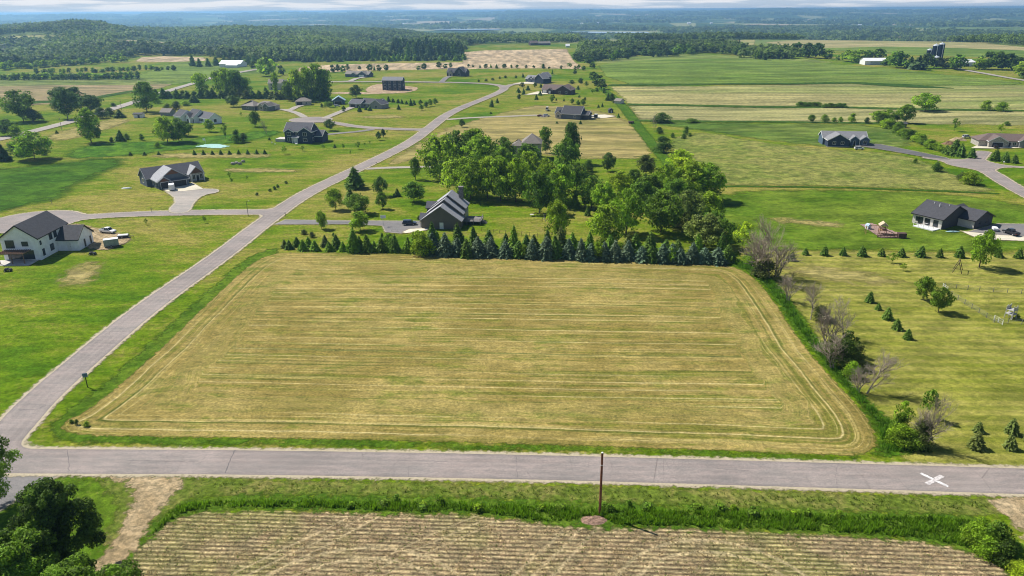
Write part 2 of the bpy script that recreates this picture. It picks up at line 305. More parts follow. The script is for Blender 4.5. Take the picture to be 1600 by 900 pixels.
field('uncut_grass_strip', [(1110, 290), (1330, 292.5), (1480, 298), (1563, 302), (1563, 304), (1480, 300.5), (1330, 295), (1110, 292.5)], line, 1.4, 3, 1.5, 0)
# farm strips east of the fence line
fg = field_mat('green_crop', (.078, .135, .020), (.130, .178, .038), (.165, .190, .062), sc=.012, stretch=(.30, 1.2), fine=.09, rot=.05, w=4, esc=.1, tr=(.35, .62))
fg2 = field_mat('pale_green_crop', (.120, .165, .038), (.165, .190, .060), (.205, .200, .085), sc=.012, stretch=(.35, 1.2), fine=.09, w=4, esc=.1, tr=(.38, .6))
ft = field_mat('tan_green_crop', (.150, .185, .055), (.250, .228, .105), (.270, .235, .120), sc=.010, stretch=(.22, 1.3), fine=.08, w=4, esc=.1, tr=(.36, .56))
ft2 = field_mat('tan_crop', (.190, .195, .080), (.285, .248, .130), (.320, .272, .155), sc=.015, stretch=(.2, 1.3), fine=.12, w=6, soft=3, esc=.1, tr=(.36, .60))
dk = field_mat('dark_field_edge', (.030, .070, .010), (.045, .085, .012), (.025, .055, .008), sc=.1, fine=.4, w=1.5, esc=.2)
field('pale_crop_strip', [(925, 97), (960, 89), (1060, 84), (1180, 88), (1300, 96), (1300, 99), (1080, 92), (940, 99)], fg2, 7, 1, 10, 1)
field('green_crop_strip', [(930, 98), (1080, 91.5), (1200, 92), (1330, 102), (1430, 112), (1590, 128), (1600, 132), (1450, 135), (1330, 128), (1230, 130), (1100, 133.5), (955, 134)], fg, 7, 2, 10, 1)
field('pale_mixed_strip', [(955, 135), (1100, 135), (1230, 133), (1330, 130.5), (1420, 135), (1640, 132), (1640, 173), (1450, 171), (1300, 167), (985, 163)], ft, 6, 1, 8, 0)
field('tan_strip', [(985, 165.5), (1300, 168), (1450, 172), (1640, 175), (1640, 196), (1400, 193), (1200, 190), (1000, 188)], ft2, 5, 1, 6, 0)
field('strip_edge', [(990, 187), (1200, 189), (1400, 192), (1430, 194), (1400, 195), (1200, 191.7), (995, 190)], dk, 3, 3, 3, 0)  # thick grass between the strips, its shadow put into the dark green
field('strip_edge', [(980, 162), (1300, 166), (1450, 170), (1600, 172), (1600, 174.5), (1450, 173), (1300, 168.8), (980, 165)], dk, 3, 3, 3, 0)
field('strip_edge', [(950, 132.3), (1230, 130.3), (1330, 128.3), (1420, 132), (1500, 139), (1420, 137), (1330, 131), (1230, 132.5), (950, 134.6)], dk, 4, 4, 3, 0)
field('pasture', [(1000, 190), (1200, 193), (1390, 196), (1440, 232), (1290, 230), (1180, 216), (1080, 200)], field_mat('pasture', (.062, .110, .018), (.105, .145, .030), (.165, .170, .060), sc=.03, stretch=(.4, 1), fine=.3, w=6, soft=4, esc=.1), 4, 0.5, 8, 1)
# far fields on the right, beyond the tree belt
for nm, px, m in (('far_crop_field', [(1195, 66), (1250, 62.5), (1420, 62.5), (1560, 70), (1660, 78), (1660, 86), (1500, 84), (1340, 78), (1230, 73)], ft2), ('far_green_field', [(1260, 75), (1380, 73), (1480, 75), (1600, 79), (1660, 83), (1660, 92), (1480, 88), (1330, 82)], fg), ('far_pale_field', [(1140, 63), (1180, 62), (1178, 71), (1155, 70)], ft)):
    field(nm, px, m, 14, 2 if 'green' in nm else 1, 15, 0)
plow = field_mat('ploughed_soil', (.330, .255, .175), (.390, .305, .215), (.300, .225, .150), sc=.02, stretch=(1.2, .25), fine=.10, rot=.1, w=3, esc=.1, stripe=16, samp=.35, dark=(.85, .82, .78))
field('ploughed_field', [(723, 108), (724, 82), (760, 78.5), (885, 76.5), (893, 90), (910, 108)], plow, 7, 1, 8, 0)
field('ploughed_field', [(455, 116), (470, 105), (520, 101), (600, 99), (727, 97.5), (727, 107.5), (640, 109), (540, 111), (490, 116)], plow, 6, 1, 8, 0)
field('ploughed_field', [(212, 96), (222, 89.5), (260, 88), (318, 90), (322, 95), (260, 97)], plow, 10, 1, 10, 0)
field('ploughed_field', [(176, 64), (205, 62.5), (262, 66), (255, 70), (190, 70)], plow, 14, 1, 15, 0)
field('hill_meadow', [(-40, 57), (50, 54.5), (125, 56), (118, 59), (40, 61.5), (-40, 63)], ft, 14, 1, 15, 0)
field('west_green_field', [(205, 122), (270, 98), (330, 97), (345, 103), (420, 104), (420, 112), (330, 122), (270, 132)], fg, 8, 1, 8, 0)
field('west_green_field', [(-120, 122), (215, 124), (270, 126), (268, 132), (150, 134), (-120, 140)], field_mat('olive_crop', (.105, .140, .035), (.150, .170, .060), (.19, .18, .08), sc=.02, stretch=(.4, 1), fine=.15, w=4, esc=.1), 6, 1, 6, 0)
field('west_tan_field', [(-120, 138), (150, 133), (270, 131.5), (250, 138), (215, 144), (100, 160), (-20, 172), (-120, 178)], field_mat('sparse_crop', (.195, .165, .085), (.265, .200, .125), (.150, .155, .055), sc=.025, stretch=(.3, 1.4), fine=.2, w=3, esc=.1), 5, 2, 5, 0)
field('field_edge', [(-120, 172), (-20, 163), (60, 158), (120, 157), (210, 141), (214, 143.5), (130, 158), (60, 162), (-20, 169), (-120, 178)], dk, 3, 3, 3, 0)
# hayland between the road and the fence line, around the grey roofed house
hl = field_mat('mown_hayland', (.185, .172, .058), (.262, .215, .092), (.125, .145, .032), sc=.035, stretch=(.25, 1.2), fine=.5, rot=.08, stripe=5.5, samp=.4, dark=(.72, .78, .62), w=4, soft=2.5, esc=.12, tr=(.36, .54))
field('mown_hayland', [(640, 232), (690, 204), (735, 190), (800, 172), (850, 163), (940, 173), (985, 192), (1005, 215), (1018, 240), (985, 247), (900, 246), (830, 240), (720, 222), (650, 246), (596, 262)], hl, 2.2, 1, 3, 1)
tan = field_mat('dry_grass_patch', (.205, .185, .062), (.268, .225, .098), (.150, .165, .035), sc=.15, fine=.9, w=4.5, soft=3.2, esc=.25, stretch=(.5, 1.3))
for px in ([(1230, 418), (1260, 414), (1330, 424), (1400, 436), (1390, 444), (1310, 441), (1240, 430)], [(1212, 341), (1260, 345), (1318, 350), (1316, 355), (1260, 351), (1212, 346)], [(100, 432), (130, 411), (155, 410), (152, 425), (130, 446), (102, 444)], [(352, 264), (400, 263.5), (464, 265), (462, 269), (400, 269), (355, 268)], [(568, 182), (600, 180.5), (632, 182), (630, 184.5), (570, 185)], [(245, 241), (300, 240), (420, 240), (420, 246), (330, 247), (240, 246)], [(70, 213), (130, 196), (180, 186), (205, 188), (150, 208), (90, 222)], [(905, 246), (950, 243.5), (1000, 245), (1000, 248), (950, 247), (910, 249)]):
    field('dry_grass_patch', px, tan, 1.2, 3, 2, 1)
field('dark_meadow', [(-120, 345), (0, 331), (40, 321), (86, 311), (120, 288), (200, 249), (150, 247), (90, 256), (0, 264), (-120, 275)], field_mat('tall_meadow', (.034, .085, .006), (.054, .110, .009), (.070, .125, .014), sc=.05, fine=.6, rot=.2, stretch=(.6, 1), w=5, soft=5, esc=.09), 2.0, 1, 9, 1)
field('uncut_marsh_grass', [(95, 250), (200, 243), (340, 228), (420, 214), (440, 205), (400, 205), (330, 214), (250, 222), (180, 222), (120, 230)], field_mat('marsh_grass', (.040, .105, .008), (.070, .140, .012), (.03, .07, .01), sc=.06, fine=.5, w=5, soft=3, esc=.1), 2.5, 1, 6, 1)
soil = field_mat('bare_soil', (.300, .215, .150), (.370, .280, .205), (.24, .18, .11), sc=.15, fine=.7, w=1.5, esc=.3)
field('bare_soil', [(575, 146), (570, 139), (585, 132), (600, 131), (640, 135), (655, 137), (648, 143), (620, 146.5)], soil, 2, 2, 2.5, 1)
field('bare_soil', [(510, 146), (530, 144), (560, 143.5), (600, 147), (560, 147.5)], soil, 2, 2, 2.5, 0)
# ------------------------------------------------------------------ stubble field and ditch at the front
def corn_material():
    t = T('corn_stubble'); v = t.map((1, 1, 1), .055); y = t.xyz(v)[1]; wob = t.math('ADD', y, t.math('MULTIPLY', t.noise(.12, 3), .22)); row = t.math('PINGPONG', wob, .42)
    mid = t.noise(.35, 5, .7); big = t.noise(.04, 4, .6); st = t.noise(1.6, 5, .78, vec=t.map((.16, 1, 1), .055))
    c = t.mix(t.step(mid, .36, .62), (.145, .108, .072), (.200, .150, .098)); c = t.mix(t.step(st, .46, .62, 0, .75), c, (.30, .245, .148)); c = t.mix(t.step(big, .50, .62, 0, .7), c, (.140, .150, .046))
    c = t.mix(t.math('MULTIPLY', t.step(row, .19, .02), t.step(mid, .3, .62, .25, .95)), c, (.062, .046, .030)); c = t.mix(t.math('MULTIPLY', t.step(row, .24, .38), t.step(st, .3, .6, .1, .75)), c, (.42, .345, .21))
    # wheel tracks of the machines that crossed the rows
    q = t.xyz(t.pos())
    for a_, o_, k_ in ((1.1, 36.0, .6), (.75, -3.0, .5), (1.35, 21.0, .45)):
        d = t.math('ADD', t.math('ADD', q[0], t.math('MULTIPLY', q[1], -a_)), t.math('ADD', t.math('MULTIPLY', t.noise(.06, 2), 3), o_ + 76 * a_)); tr = t.math('PINGPONG', t.math('ABSOLUTE', d), 60.0)
        for off in (0.0, 2.4): c = t.mix(t.math('MULTIPLY', t.step(t.math('ABSOLUTE', t.math('SUBTRACT', tr, off)), .42, .12), k_), c, (.37, .30, .20))
    for cx, cy, r_ in ((26, 70, 12.0), (26, 70, 14.4), (-20, 66, 15), (-20, 66, 17.3)):
        dx = t.math('SUBTRACT', q[0], cx); dy = t.math('SUBTRACT', q[1], cy); rr = t.math('SQRT', t.math('ADD', t.math('MULTIPLY', dx, dx), t.math('MULTIPLY', dy, dy))); c = t.mix(t.math('MULTIPLY', t.step(t.math('ABSOLUTE', t.math('SUBTRACT', rr, r_)), .45, .12), .5), c, (.39, .32, .21))
    c = t.mottle(c, .25, .80, 1.15); c = t.mottle(c, 1.0, .70, 1.26); c = t.mottle(c, 3.2, .58, 1.5); c = t.mottle(c, 9, .70, 1.3, .3, .7)
    return t.out(c, .95, spec=.02, alpha=edge_mask(t, 1.2, .5))
CORN = [(212, 862), (240, 826), (275, 806), (330, 799), (500, 800), (650, 806), (720, 802), (790, 812), (900, 820), (1000, 824), (1200, 832), (1400, 842), (1500, 856), (1560, 884), (1600, 920), (1700, 1040), (800, 1060), (100, 1060)]
corn, CORNP = field('stubble_field', CORN, corn_material(), .9, 1, 1.5, 1)
ditch_ground = field_mat('ditch_turf', (.045, .095, .008), (.075, .125, .013), (.14, .13, .04), sc=.4, fine=1.5, w=1.8, soft=.7)
DITCH = [(262, 800), (300, 776), (420, 772), (700, 776), (1000, 788), (1300, 797), (1500, 803), (1555, 818), (1590, 850), (1600, 885), (1570, 880), (1500, 856), (1400, 840), (1200, 831), (1000, 824), (960, 826), (880, 822), (800, 812), (722, 800), (650, 805), (500, 797), (340, 796), (278, 806), (230, 850), (208, 850), (240, 815)]
ditch, DITCHP = field('ditch_bank', DITCH, ditch_ground, .9, 2, 1.2, 1)
weedy = field_mat('dry_verge', (.085, .122, .018), (.168, .155, .052), (.072, .115, .013), sc=.35, fine=1.6, w=1.5, soft=.7, tr=(.42, .66))
field('roadside_verge', [(150, 746), (300, 748), (420, 750), (800, 757), (1200, 768), (1600, 781), (1640, 800), (1500, 806), (1300, 800), (1000, 791), (700, 779), (420, 775), (300, 779), (230, 830), (205, 850), (160, 850), (185, 790)], weedy, .9, 1, 1.5, 0)
hedge_ground = field_mat('hedgerow_turf', (.040, .095, .007), (.065, .120, .010), (.035, .07, .008), sc=.3, fine=1.2, w=1.6, soft=.7)
HEDGE = [(1130, 405), (1165, 408), (1215, 440), (1250, 490), (1300, 560), (1350, 620), (1400, 665), (1450, 690), (1455, 706), (1385, 712), (1360, 712), (1374, 690), (1350, 640), (1304, 590), (1254, 532), (1206, 460), (1175, 427), (1140, 413)]
_, HEDGEP = field('hedgerow_bank', HEDGE, hedge_ground, 1.0, 2, 1.5, 1)
field('fence_line_bank', [(940, 135), (960, 148), (985, 170), (1000, 190), (1020, 215), (1040, 240), (1060, 262), (1040, 262), (1015, 232), (1000, 212), (985, 192), (960, 160), (935, 138)], hedge_ground, 2, 2, 2, 0)
dirt = field_mat('dry_dirt', (.250, .190, .118), (.330, .258, .170), (.17, .13, .075), sc=.3, fine=1.6, w=1.6, soft=.6, esc=.6)
field('dirt_track', [(155, 743), (290, 745), (282, 760), (262, 785), (238, 812), (212, 850), (190, 900), (150, 960), (110, 960), (150, 880), (178, 848), (198, 805), (212, 772), (200, 752)], dirt, .8, 3, 1.2, 1)
field('dirt_track', [(1540, 776), (1660, 778), (1700, 900), (1640, 890), (1610, 850), (1580, 810)], dirt, .8, 3, 1.2, 1)
field('house_turf', [(-80, 830), (0, 795), (95, 743), (190, 755), (210, 775), (175, 848), (120, 960), (-200, 980)], field_mat('corner_turf', (.060, .115, .008), (.090, .145, .012), (.16, .15, .05), sc=.15, fine=1.2, w=.8), 1.2, .6, 1.5, 0)  # ordinary green turf with drier flecks mixed in by noise
# ------------------------------------------------------------------ roads
def road_material(name, c1, c2, shoulder, lane=True, sh_w=.72):
    t = T(name); e = t.attr('edge'); a = t.noise(.05, 4, .6); b = t.noise(3.5, 4, .75); lng = t.noise(.7, 4, .65, vec=t.map((.03, 1, 1), MROT))
    c = t.mix(t.step(a, .35, .65), c1, c2); c = t.mix(t.step(lng, .5, .7, 0, .35), c, tuple(x * .72 for x in c1))
    if lane:
        for d_ in (1.05, 2.75): c = t.mix(t.math('MULTIPLY', t.step(t.math('ABSOLUTE', t.math('SUBTRACT', e, d_)), .55, .1), .28), c, tuple(min(1, x * 1.18) for x in c2))
        c = t.mix(t.math('MULTIPLY', t.step(e, .5, .05), .45), c, tuple(x * .72 for x in c1))
        cr = t.n('ShaderNodeTexVoronoi', feature='DISTANCE_TO_EDGE'); t.i(cr.inputs['Vector'], t.mix(.12, t.map((.55, .10, 1), .05), t.n('ShaderNodeTexNoise').outputs['Color'])); cr.inputs['Scale'].default_value = .32
        c = t.mix(t.math('MULTIPLY', t.step(cr.outputs[0], .006, .001), t.step(a, .45, .6, 0, .6)), c, tuple(x * .45 for x in c1))
    c = t.mottle(c, .18, .88, 1.10, vec=t.map((.3, 1, 1), MROT)); c = t.mottle(c, 1.1, .88, 1.10, vec=t.map((.25, 1, 1), MROT)); c = t.mottle(c, 4.5, .80, 1.2, .3, .7)
    n1 = t.math('SUBTRACT', t.noise(.8, 4, .7), .5); g = t.noise(2.5, 4, .8); sh = t.mix(t.step(g, .35, .65), shoulder, tuple(min(1, x * 1.3) for x in shoulder))
    al = t.step(t.math('ADD', e, t.math('MULTIPLY', n1, 3.4 * sh_w)), -sh_w - .45, -sh_w + .45)
    return t.out(t.mix(t.step(t.math('ADD', e, t.math('MULTIPLY', n1, .25)), -.03, .03), sh, c), .85, spec=.25, alpha=al)
asphalt = road_material('old_asphalt', (.202, .171, .173), (.248, .212, .213), (.33, .28, .19))
paleroad = road_material('pale_asphalt', (.262, .232, .228), (.305, .272, .262), (.33, .29, .20), False, .6)
darkdrive = road_material('dark_asphalt', (.085, .083, .092), (.110, .107, .115), (.30, .26, .18), False, .35)
greydrive = road_material('grey_asphalt', (.150, .140, .150), (.180, .168, .178), (.30, .26, .18), False, .35)
concrete = road_material('concrete', (.52, .47, .40), (.60, .55, .47), (.30, .25, .15), False, .2)
def capsule(px, w_, sm=2):
    return ('line', GP(px, sm, False), w_ / 2)
def net(name, parts, mat, cells, layer, k=4.0, margin=2.2):
    def sdf(Q):
        r = np.full(len(Q), -1e6)
        for p in parts:
            d = sd_line(Q, p[1], p[2]) if p[0] == 'line' else (sd_poly(Q, p[1]) if p[0] == 'poly' else p[2] - np.hypot(Q[:, 0] - p[1][0], Q[:, 1] - p[1][1]))
            r = smax(r, d, k) if k else np.maximum(r, d)
        return r
    al = np.vstack([p[1] if p[0] != 'disc' else np.array([p[1] - p[2], p[1] + p[2]]) for p in parts]); mn, mxx = al.min(0) - 12, al.max(0) + 12
    # one sheet, finer towards the near end
    y0 = mn[1]; first = None
    for y1, c in cells:
        y1 = min(y1, mxx[1])
        if y1 <= y0: continue
        o = patch(name, sdf, (mn[0], mxx[0], y0, y1), c, layer, mat, margin)
        if first is None: first = o
        else:
            first.select_set(True); o.select_set(True); bpy.context.view_layer.objects.active = first; bpy.ops.object.join(); first.select_set(False)
        y0 = y1 - 2 * c if False else y1
    first.name = name; return first
ctr = lambda a, b: ((a[0] + b[0]) / 2, (a[1] + b[1]) / 2)
MAIN = [(-420, 722), (-100, 720.5), (0, 720.5), (150, 721.5), (400, 722.5), (800, 729), (1200, 740), (1600, 752), (2000, 766)]
SIDE = [(-25, 716), (12, 680), (60, 625), (135, 560), (230, 480), (346, 400), (400, 357), (470, 306), (550, 268.5), (613, 238), (646, 220), (672, 200), (697, 180), (728, 165.5), (762, 152.5), (785, 142.5), (789, 137), (776, 132.5), (740, 130), (650, 128.6), (560, 128.4), (440, 127)]
WEST = [(425, 332), (400, 331.5), (300, 332.5), (200, 335), (110, 341), (60, 345)]
CUL = [(660, 203), (620, 202.3), (560, 199), (520, 192), (490, 188)]
net('road', [capsule(MAIN, 7.0, 1), capsule(SIDE, 6.9, 2), capsule(WEST, 6.6, 1), ('disc', P(52, 346), 15.5), capsule(CUL, 6.6, 1), ('disc', P(486, 187.5), 14.0), capsule([(789, 137), (800, 132.5), (812, 131.5)], 5, 0)], asphalt, [(175, .7), (330, 1.0), (560, 2.0), (1200, 3.5)], 5)
net('county_road', [capsule([(-160, 252), (-40, 226), (0, 218), (50, 206), (120, 188), (170, 172.5), (215, 158.5), (275, 138.5), (312, 127.5), (335, 120.5), (370, 114), (430, 104)], 8, 1)], paleroad, [(420, 1.6), (2000, 3.5)], 5)
net('east_road', [capsule([(1700, 345), (1640, 322), (1580, 291), (1545, 268), (1515, 257)], 7.0, 1), ('disc', P(1520, 257), 11.5), capsule([(1500, 253), (1475, 250), (1452, 247)], 5.5, 0), capsule([(1525, 253), (1530, 246), (1537, 238)], 6, 0), capsule([(1555, 259), (1600, 262), (1700, 267)], 3.2, 0)], asphalt, [(330, 1.0), (700, 2.0)], 4, 6)
net('driveway', [('poly', GP([(1345, 229), (1340, 224), (1375, 226), (1425, 236), (1478, 247), (1484, 250), (1440, 245), (1400, 238)])), ], darkdrive, [(1000, 1.0)], 6, 0)
net('driveway', [('poly', GP([(262, 331), (279, 313), (257, 297), (262, 293), (290, 289), (315, 296), (340, 296), (341, 301), (317, 305), (302, 316), (296, 331), (280, 334)], 1))], paleroad, [(1000, .8)], 6, 0)
net('driveway_apron', [('poly', GP([(256, 297), (255, 293), (300, 286), (318, 296), (290, 299), (262, 300)]))], concrete, [(1000, .7)], 7, 0)
net('driveway', [('poly', GP([(430, 351), (446, 344), (550, 345.5), (655, 346), (662, 357), (645, 360), (627, 365), (603, 363), (598, 353), (540, 350.5), (457, 351)]))], greydrive, [(1000, .8)], 6, 0)
net('driveway_apron', [('poly', GP([(629, 363.5), (640, 358.5), (668, 357.5), (668, 360), (634, 365)]))], concrete, [(1000, .6)], 7, 0)
net('driveway', [('poly', GP([(108, 352), (122, 349), (150, 358), (190, 366), (206, 372), (201, 379), (165, 393), (135, 388), (128, 370)], 1))], dirt, [(1000, .9)], 6, 0)
net('driveway', [capsule([(575, 264), (600, 262.6), (664, 261), (735, 262), (800, 258)], 3.4, 0)], paleroad, [(1000, 1.0)], 4, 0)
net('driveway', [capsule([(505, 211), (530, 208.5), (558, 206), (580, 203)], 4, 0)], greydrive, [(1000, 1.2)], 4, 0)
net('driveway', [capsule([(475, 183), (462, 176), (440, 171), (405, 170.5)], 4, 1), capsule([(455, 172), (462, 168), (475, 164)], 4, 0)], paleroad, [(2000, 1.6)], 6, 3)
net('driveway', [capsule([(508, 185), (528, 177), (540, 172), (556, 166)], 4.5, 1)], paleroad, [(2000, 1.6)], 6, 3)
net('driveway', [capsule([(520, 128.5), (548, 127), (556, 123.5), (570, 121)], 5, 0)], paleroad, [(2000, 2)], 6, 3)
net('driveway', [capsule([(690, 128.5), (697, 122), (702, 120)], 5, 0)], greydrive, [(2000, 2)], 6, 3)
net('driveway', [capsule([(700, 187), (740, 184), (810, 181.5), (845, 180), (850, 183)], 4, 1)], paleroad, [(2000, 1.6)], 4, 3)
net('patio_slab', [('poly', GP([(908, 186), (912, 181), (945, 179.5), (962, 182), (945, 185)]))], concrete, [(2000, 1.2)], 5, 0)
net('driveway', [('poly', GP([(800, 131), (822, 128.5), (838, 128.5), (835, 131.5)])), ('poly', GP([(818, 149), (840, 143.5), (856, 144), (856, 147.5), (835, 148)]))], concrete, [(2000, 1.6)], 5, 0)
net('driveway', [('poly', GP([(1508, 364), (1560, 350), (1660, 352), (1660, 378), (1600, 377), (1530, 374)]))], greydrive, [(1000, .9)], 5, 0)
net('driveway_apron', [('poly', GP([(1500, 361), (1512, 363), (1560, 368), (1600, 370), (1600, 377), (1530, 374)]))], concrete, [(1000, .8)], 6, 0)
net('driveway', [('poly', GP([(1517, 232), (1535, 224), (1620, 224), (1620, 231), (1550, 232.5)]))], concrete, [(1000, 1.2)], 5, 0)
net('driveway', [('poly', GP([(-120, 741), (98, 741), (62, 757), (0, 797), (-60, 830), (-200, 830)]))], greydrive, [(1000, .8)], 4, 0)
net('farm_lane', [capsule([(1640, 132), (1590, 124.5), (1540, 115.5), (1500, 108.5), (1490, 107)], 7, 0)], paleroad, [(3000, 4)], 5, 0)
net('court', [('poly', GP([(310, 229), (322, 226.2), (338, 225.8), (356, 229), (340, 232)]))], plain('court_paint', (.30, .50, .45), .8), [(1000, 1.2)], 4, 0, .1)
tag(bpy.data.objects['court'], kind='structure')
# survey cross taped on the asphalt
def strip(px0, px1, w_, name, mat, layer, parent=None):
    a, b = P(*px0), P(*px1); d = (b - a) / np.linalg.norm(b - a); n = np.array((-d[1], d[0])) * w_ / 2; K = 8
    pts = [(a + (b - a) * i / K) for i in range(K + 1)]; V = []
    for p in pts:
        for q in (p - n, p + n): V.append((q[0], q[1], z_at(q) + layer * .006 * (1 + math.hypot(*q) / 60)))
    return link(name, np_mesh(name, V, [(2 * i, 2 * i + 1, 2 * i + 3, 2 * i + 2) for i in range(K)]), parent, [mat])
white_tape = plain('white_paint', (.66, .64, .62), .85, var=.35, sc=2.2)
road_cross = tag(strip((1438.5, 740), (1481.5, 761), .55, 'road_cross', white_tape, 5.3), 'white survey cross painted on the grey main road', 'road marking')
o = tag(strip((1448, 757), (1472, 744), .75, 'cross_bar', plain('worn_paint', (.52, .48, .46), .9, var=.3, sc=3), 5.5, road_cross), 'worn pink white arm of the cross')
# tar filled cracks across the asphalt
tar = plain('crack_sealant', (.10, .09, .09), .8)
def crack(pts, w_):
    rng = random.Random(int(pts[0][0])); Q = [P(*q) for q in pts]; C = []
    for a, c_ in zip(Q[:-1], Q[1:]):
        n = max(2, int(np.linalg.norm(c_ - a) / .5))
        for k in range(n): C.append(a + (c_ - a) * k / n + np.array((rng.gauss(0, .09), rng.gauss(0, .05))))
    C.append(Q[-1]); V = []
    for i, p in enumerate(C):
        d = C[min(i + 1, len(C) - 1)] - C[max(i - 1, 0)]; d = d / np.linalg.norm(d); n = np.array((-d[1], d[0])) * w_ * rng.uniform(.5, 1.2) / 2
        for q in (p - n, p + n): V.append((q[0], q[1], z_at(q) + 5.25 * .006 * (1 + math.hypot(*q) / 60)))
    tag(link('road_crack', np_mesh('road_crack', V, [(2 * i, 2 * i + 1, 2 * i + 3, 2 * i + 2) for i in range(len(C) - 1)]), None, [tar]), kind='structure')
for pts, w_ in (([(367, 703.5), (361, 715), (357, 728), (352, 740)], .17), ([(105, 704), (108, 722), (106, 738)], .08), ([(806, 711), (807, 730), (809, 748)], .06), ([(1120, 733), (1170, 736)], .12), ([(575, 719), (700, 722)], .07), ([(1310, 724), (1305, 745), (1309, 764)], .05), ([(200, 720), (320, 723)], .06), ([(28, 641), (60, 640), (72, 634)], .14), ([(860, 727), (1010, 731)], .06)): crack(pts, w_)
# lake in the valley
water = T('water'); wm = water.out((.30, .38, .45), .25, spec=.5)
for px in ([(675, 47.5), (700, 45), (785, 45.5), (780, 47.5), (720, 49)], [(800, 49), (870, 50), (1015, 50.5), (1010, 53), (900, 54), (810, 53)][:0] or [(880, 51), (1010, 50), (1015, 52.5), (930, 53)]):
    pts = GP(px); me = np_mesh('lake', [(p[0], p[1], z_at(pts[0]) + 6) for p in pts], [list(range(len(pts)))]); tag(link('lake', me, None, [wm]), kind='structure')
# ------------------------------------------------------------------ plants: prototypes of unit height and unit width
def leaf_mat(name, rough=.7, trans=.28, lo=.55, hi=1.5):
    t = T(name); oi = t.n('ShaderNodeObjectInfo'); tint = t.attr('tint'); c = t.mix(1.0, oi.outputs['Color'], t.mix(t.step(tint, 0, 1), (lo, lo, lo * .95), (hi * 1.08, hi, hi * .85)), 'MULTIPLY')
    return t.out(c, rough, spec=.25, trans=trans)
LEAF = leaf_mat('leaves', trans=.45, lo=.45, hi=1.75); BLADE = leaf_mat('grass_blades', .8, .5, .6, 1.6); NEEDLE = leaf_mat('needles', .75, .15, .45, 1.9)
BARK = plain('bark', (.125, .095, .070), .95, sc=6, var=.3); DEADWOOD = plain('dead_wood', (.34, .28, .215), .95, sc=4, var=.25)
PROF = {'round': lambda t: np.sqrt(np.clip(1 - (2 * t - .92) ** 2 / 1.08, 0, 1)), 'oval': lambda t: np.clip(np.sin(np.pi * np.clip(t, 0, 1) ** .8), 0, 1) ** .65,
        'column': lambda t: np.clip(np.sin(np.pi * np.clip(t * .93 + .03, 0, 1)), 0, 1) ** .38, 'dome': lambda t: np.sqrt(np.clip(1 - t ** 2.2, 0, 1)),
        'ragged': lambda t: np.clip(np.sin(np.pi * np.clip(t, 0, 1) ** .7), 0, 1) ** .5}
def quads(C, Nn, size, rng, aspect=.8):
    a = rng.normal(size=C.shape); u = np.cross(Nn, a); u /= np.linalg.norm(u, axis=1)[:, None] + 1e-9; v = np.cross(Nn, u)
    u *= size[:, None]; v *= (size * aspect)[:, None]
    V = np.stack([C - u - v * .4, C + u * .2 - v, C + u + v * .4, C - u * .2 + v], 1).reshape(-1, 3); return V, np.arange(len(V), dtype=np.int32).reshape(-1, 4)
def crown_mesh(name, prof, seed, nclump, nleaf, leaf, base=.18, cr=.2, jag=.12, flat=1.0, gap=.0):
    rng = np.random.default_rng(seed); p = PROF[prof]; t = rng.uniform(.02, .98, nclump) ** .85; an = np.arange(nclump) * 2.399 + rng.normal(0, .3, nclump)
    rad = .5 * p(t) * (1 - jag + 2 * jag * rng.random(nclump)) * np.where(rng.random(nclump) < .72, rng.uniform(.72, 1., nclump), rng.uniform(.1, .6, nclump))
    cl = cr * rng.uniform(.65, 1.25, nclump) * (.55 + .45 * p(t)); rad = np.maximum(rad - cl * .45, 0)
    lean = 1 + .0 * t; C0 = np.column_stack([rad * np.cos(an) * lean, rad * np.sin(an), base + (1 - base) * t]); C0[:, 2] = np.minimum(C0[:, 2], 1 - cl * .45)
    wgt = cl ** 2; k = rng.choice(nclump, nleaf, p=wgt / wgt.sum()); d = rng.normal(size=(nleaf, 3)); d[:, 2] += .35; d /= np.linalg.norm(d, axis=1)[:, None]
    rr = cl[k] * rng.uniform(.55, 1.08, nleaf); C = C0[k] + d * rr[:, None] * np.array([1, 1, .8 * flat])
    Nn = d * .8 + rng.normal(0, .55, (nleaf, 3)) + np.array([0, 0, .35]); Nn /= np.linalg.norm(Nn, axis=1)[:, None]
    V, F = quads(C, Nn, leaf * rng.uniform(.6, 1.3, nleaf), rng); me = np_mesh(name, V, F)
    ct = rng.uniform(.15, .8, nclump); set_attr(me, 'tint', np.clip(ct[k] + rng.normal(0, .17, nleaf), 0, 1), 'FACE'); me.materials.append(LEAF); return me
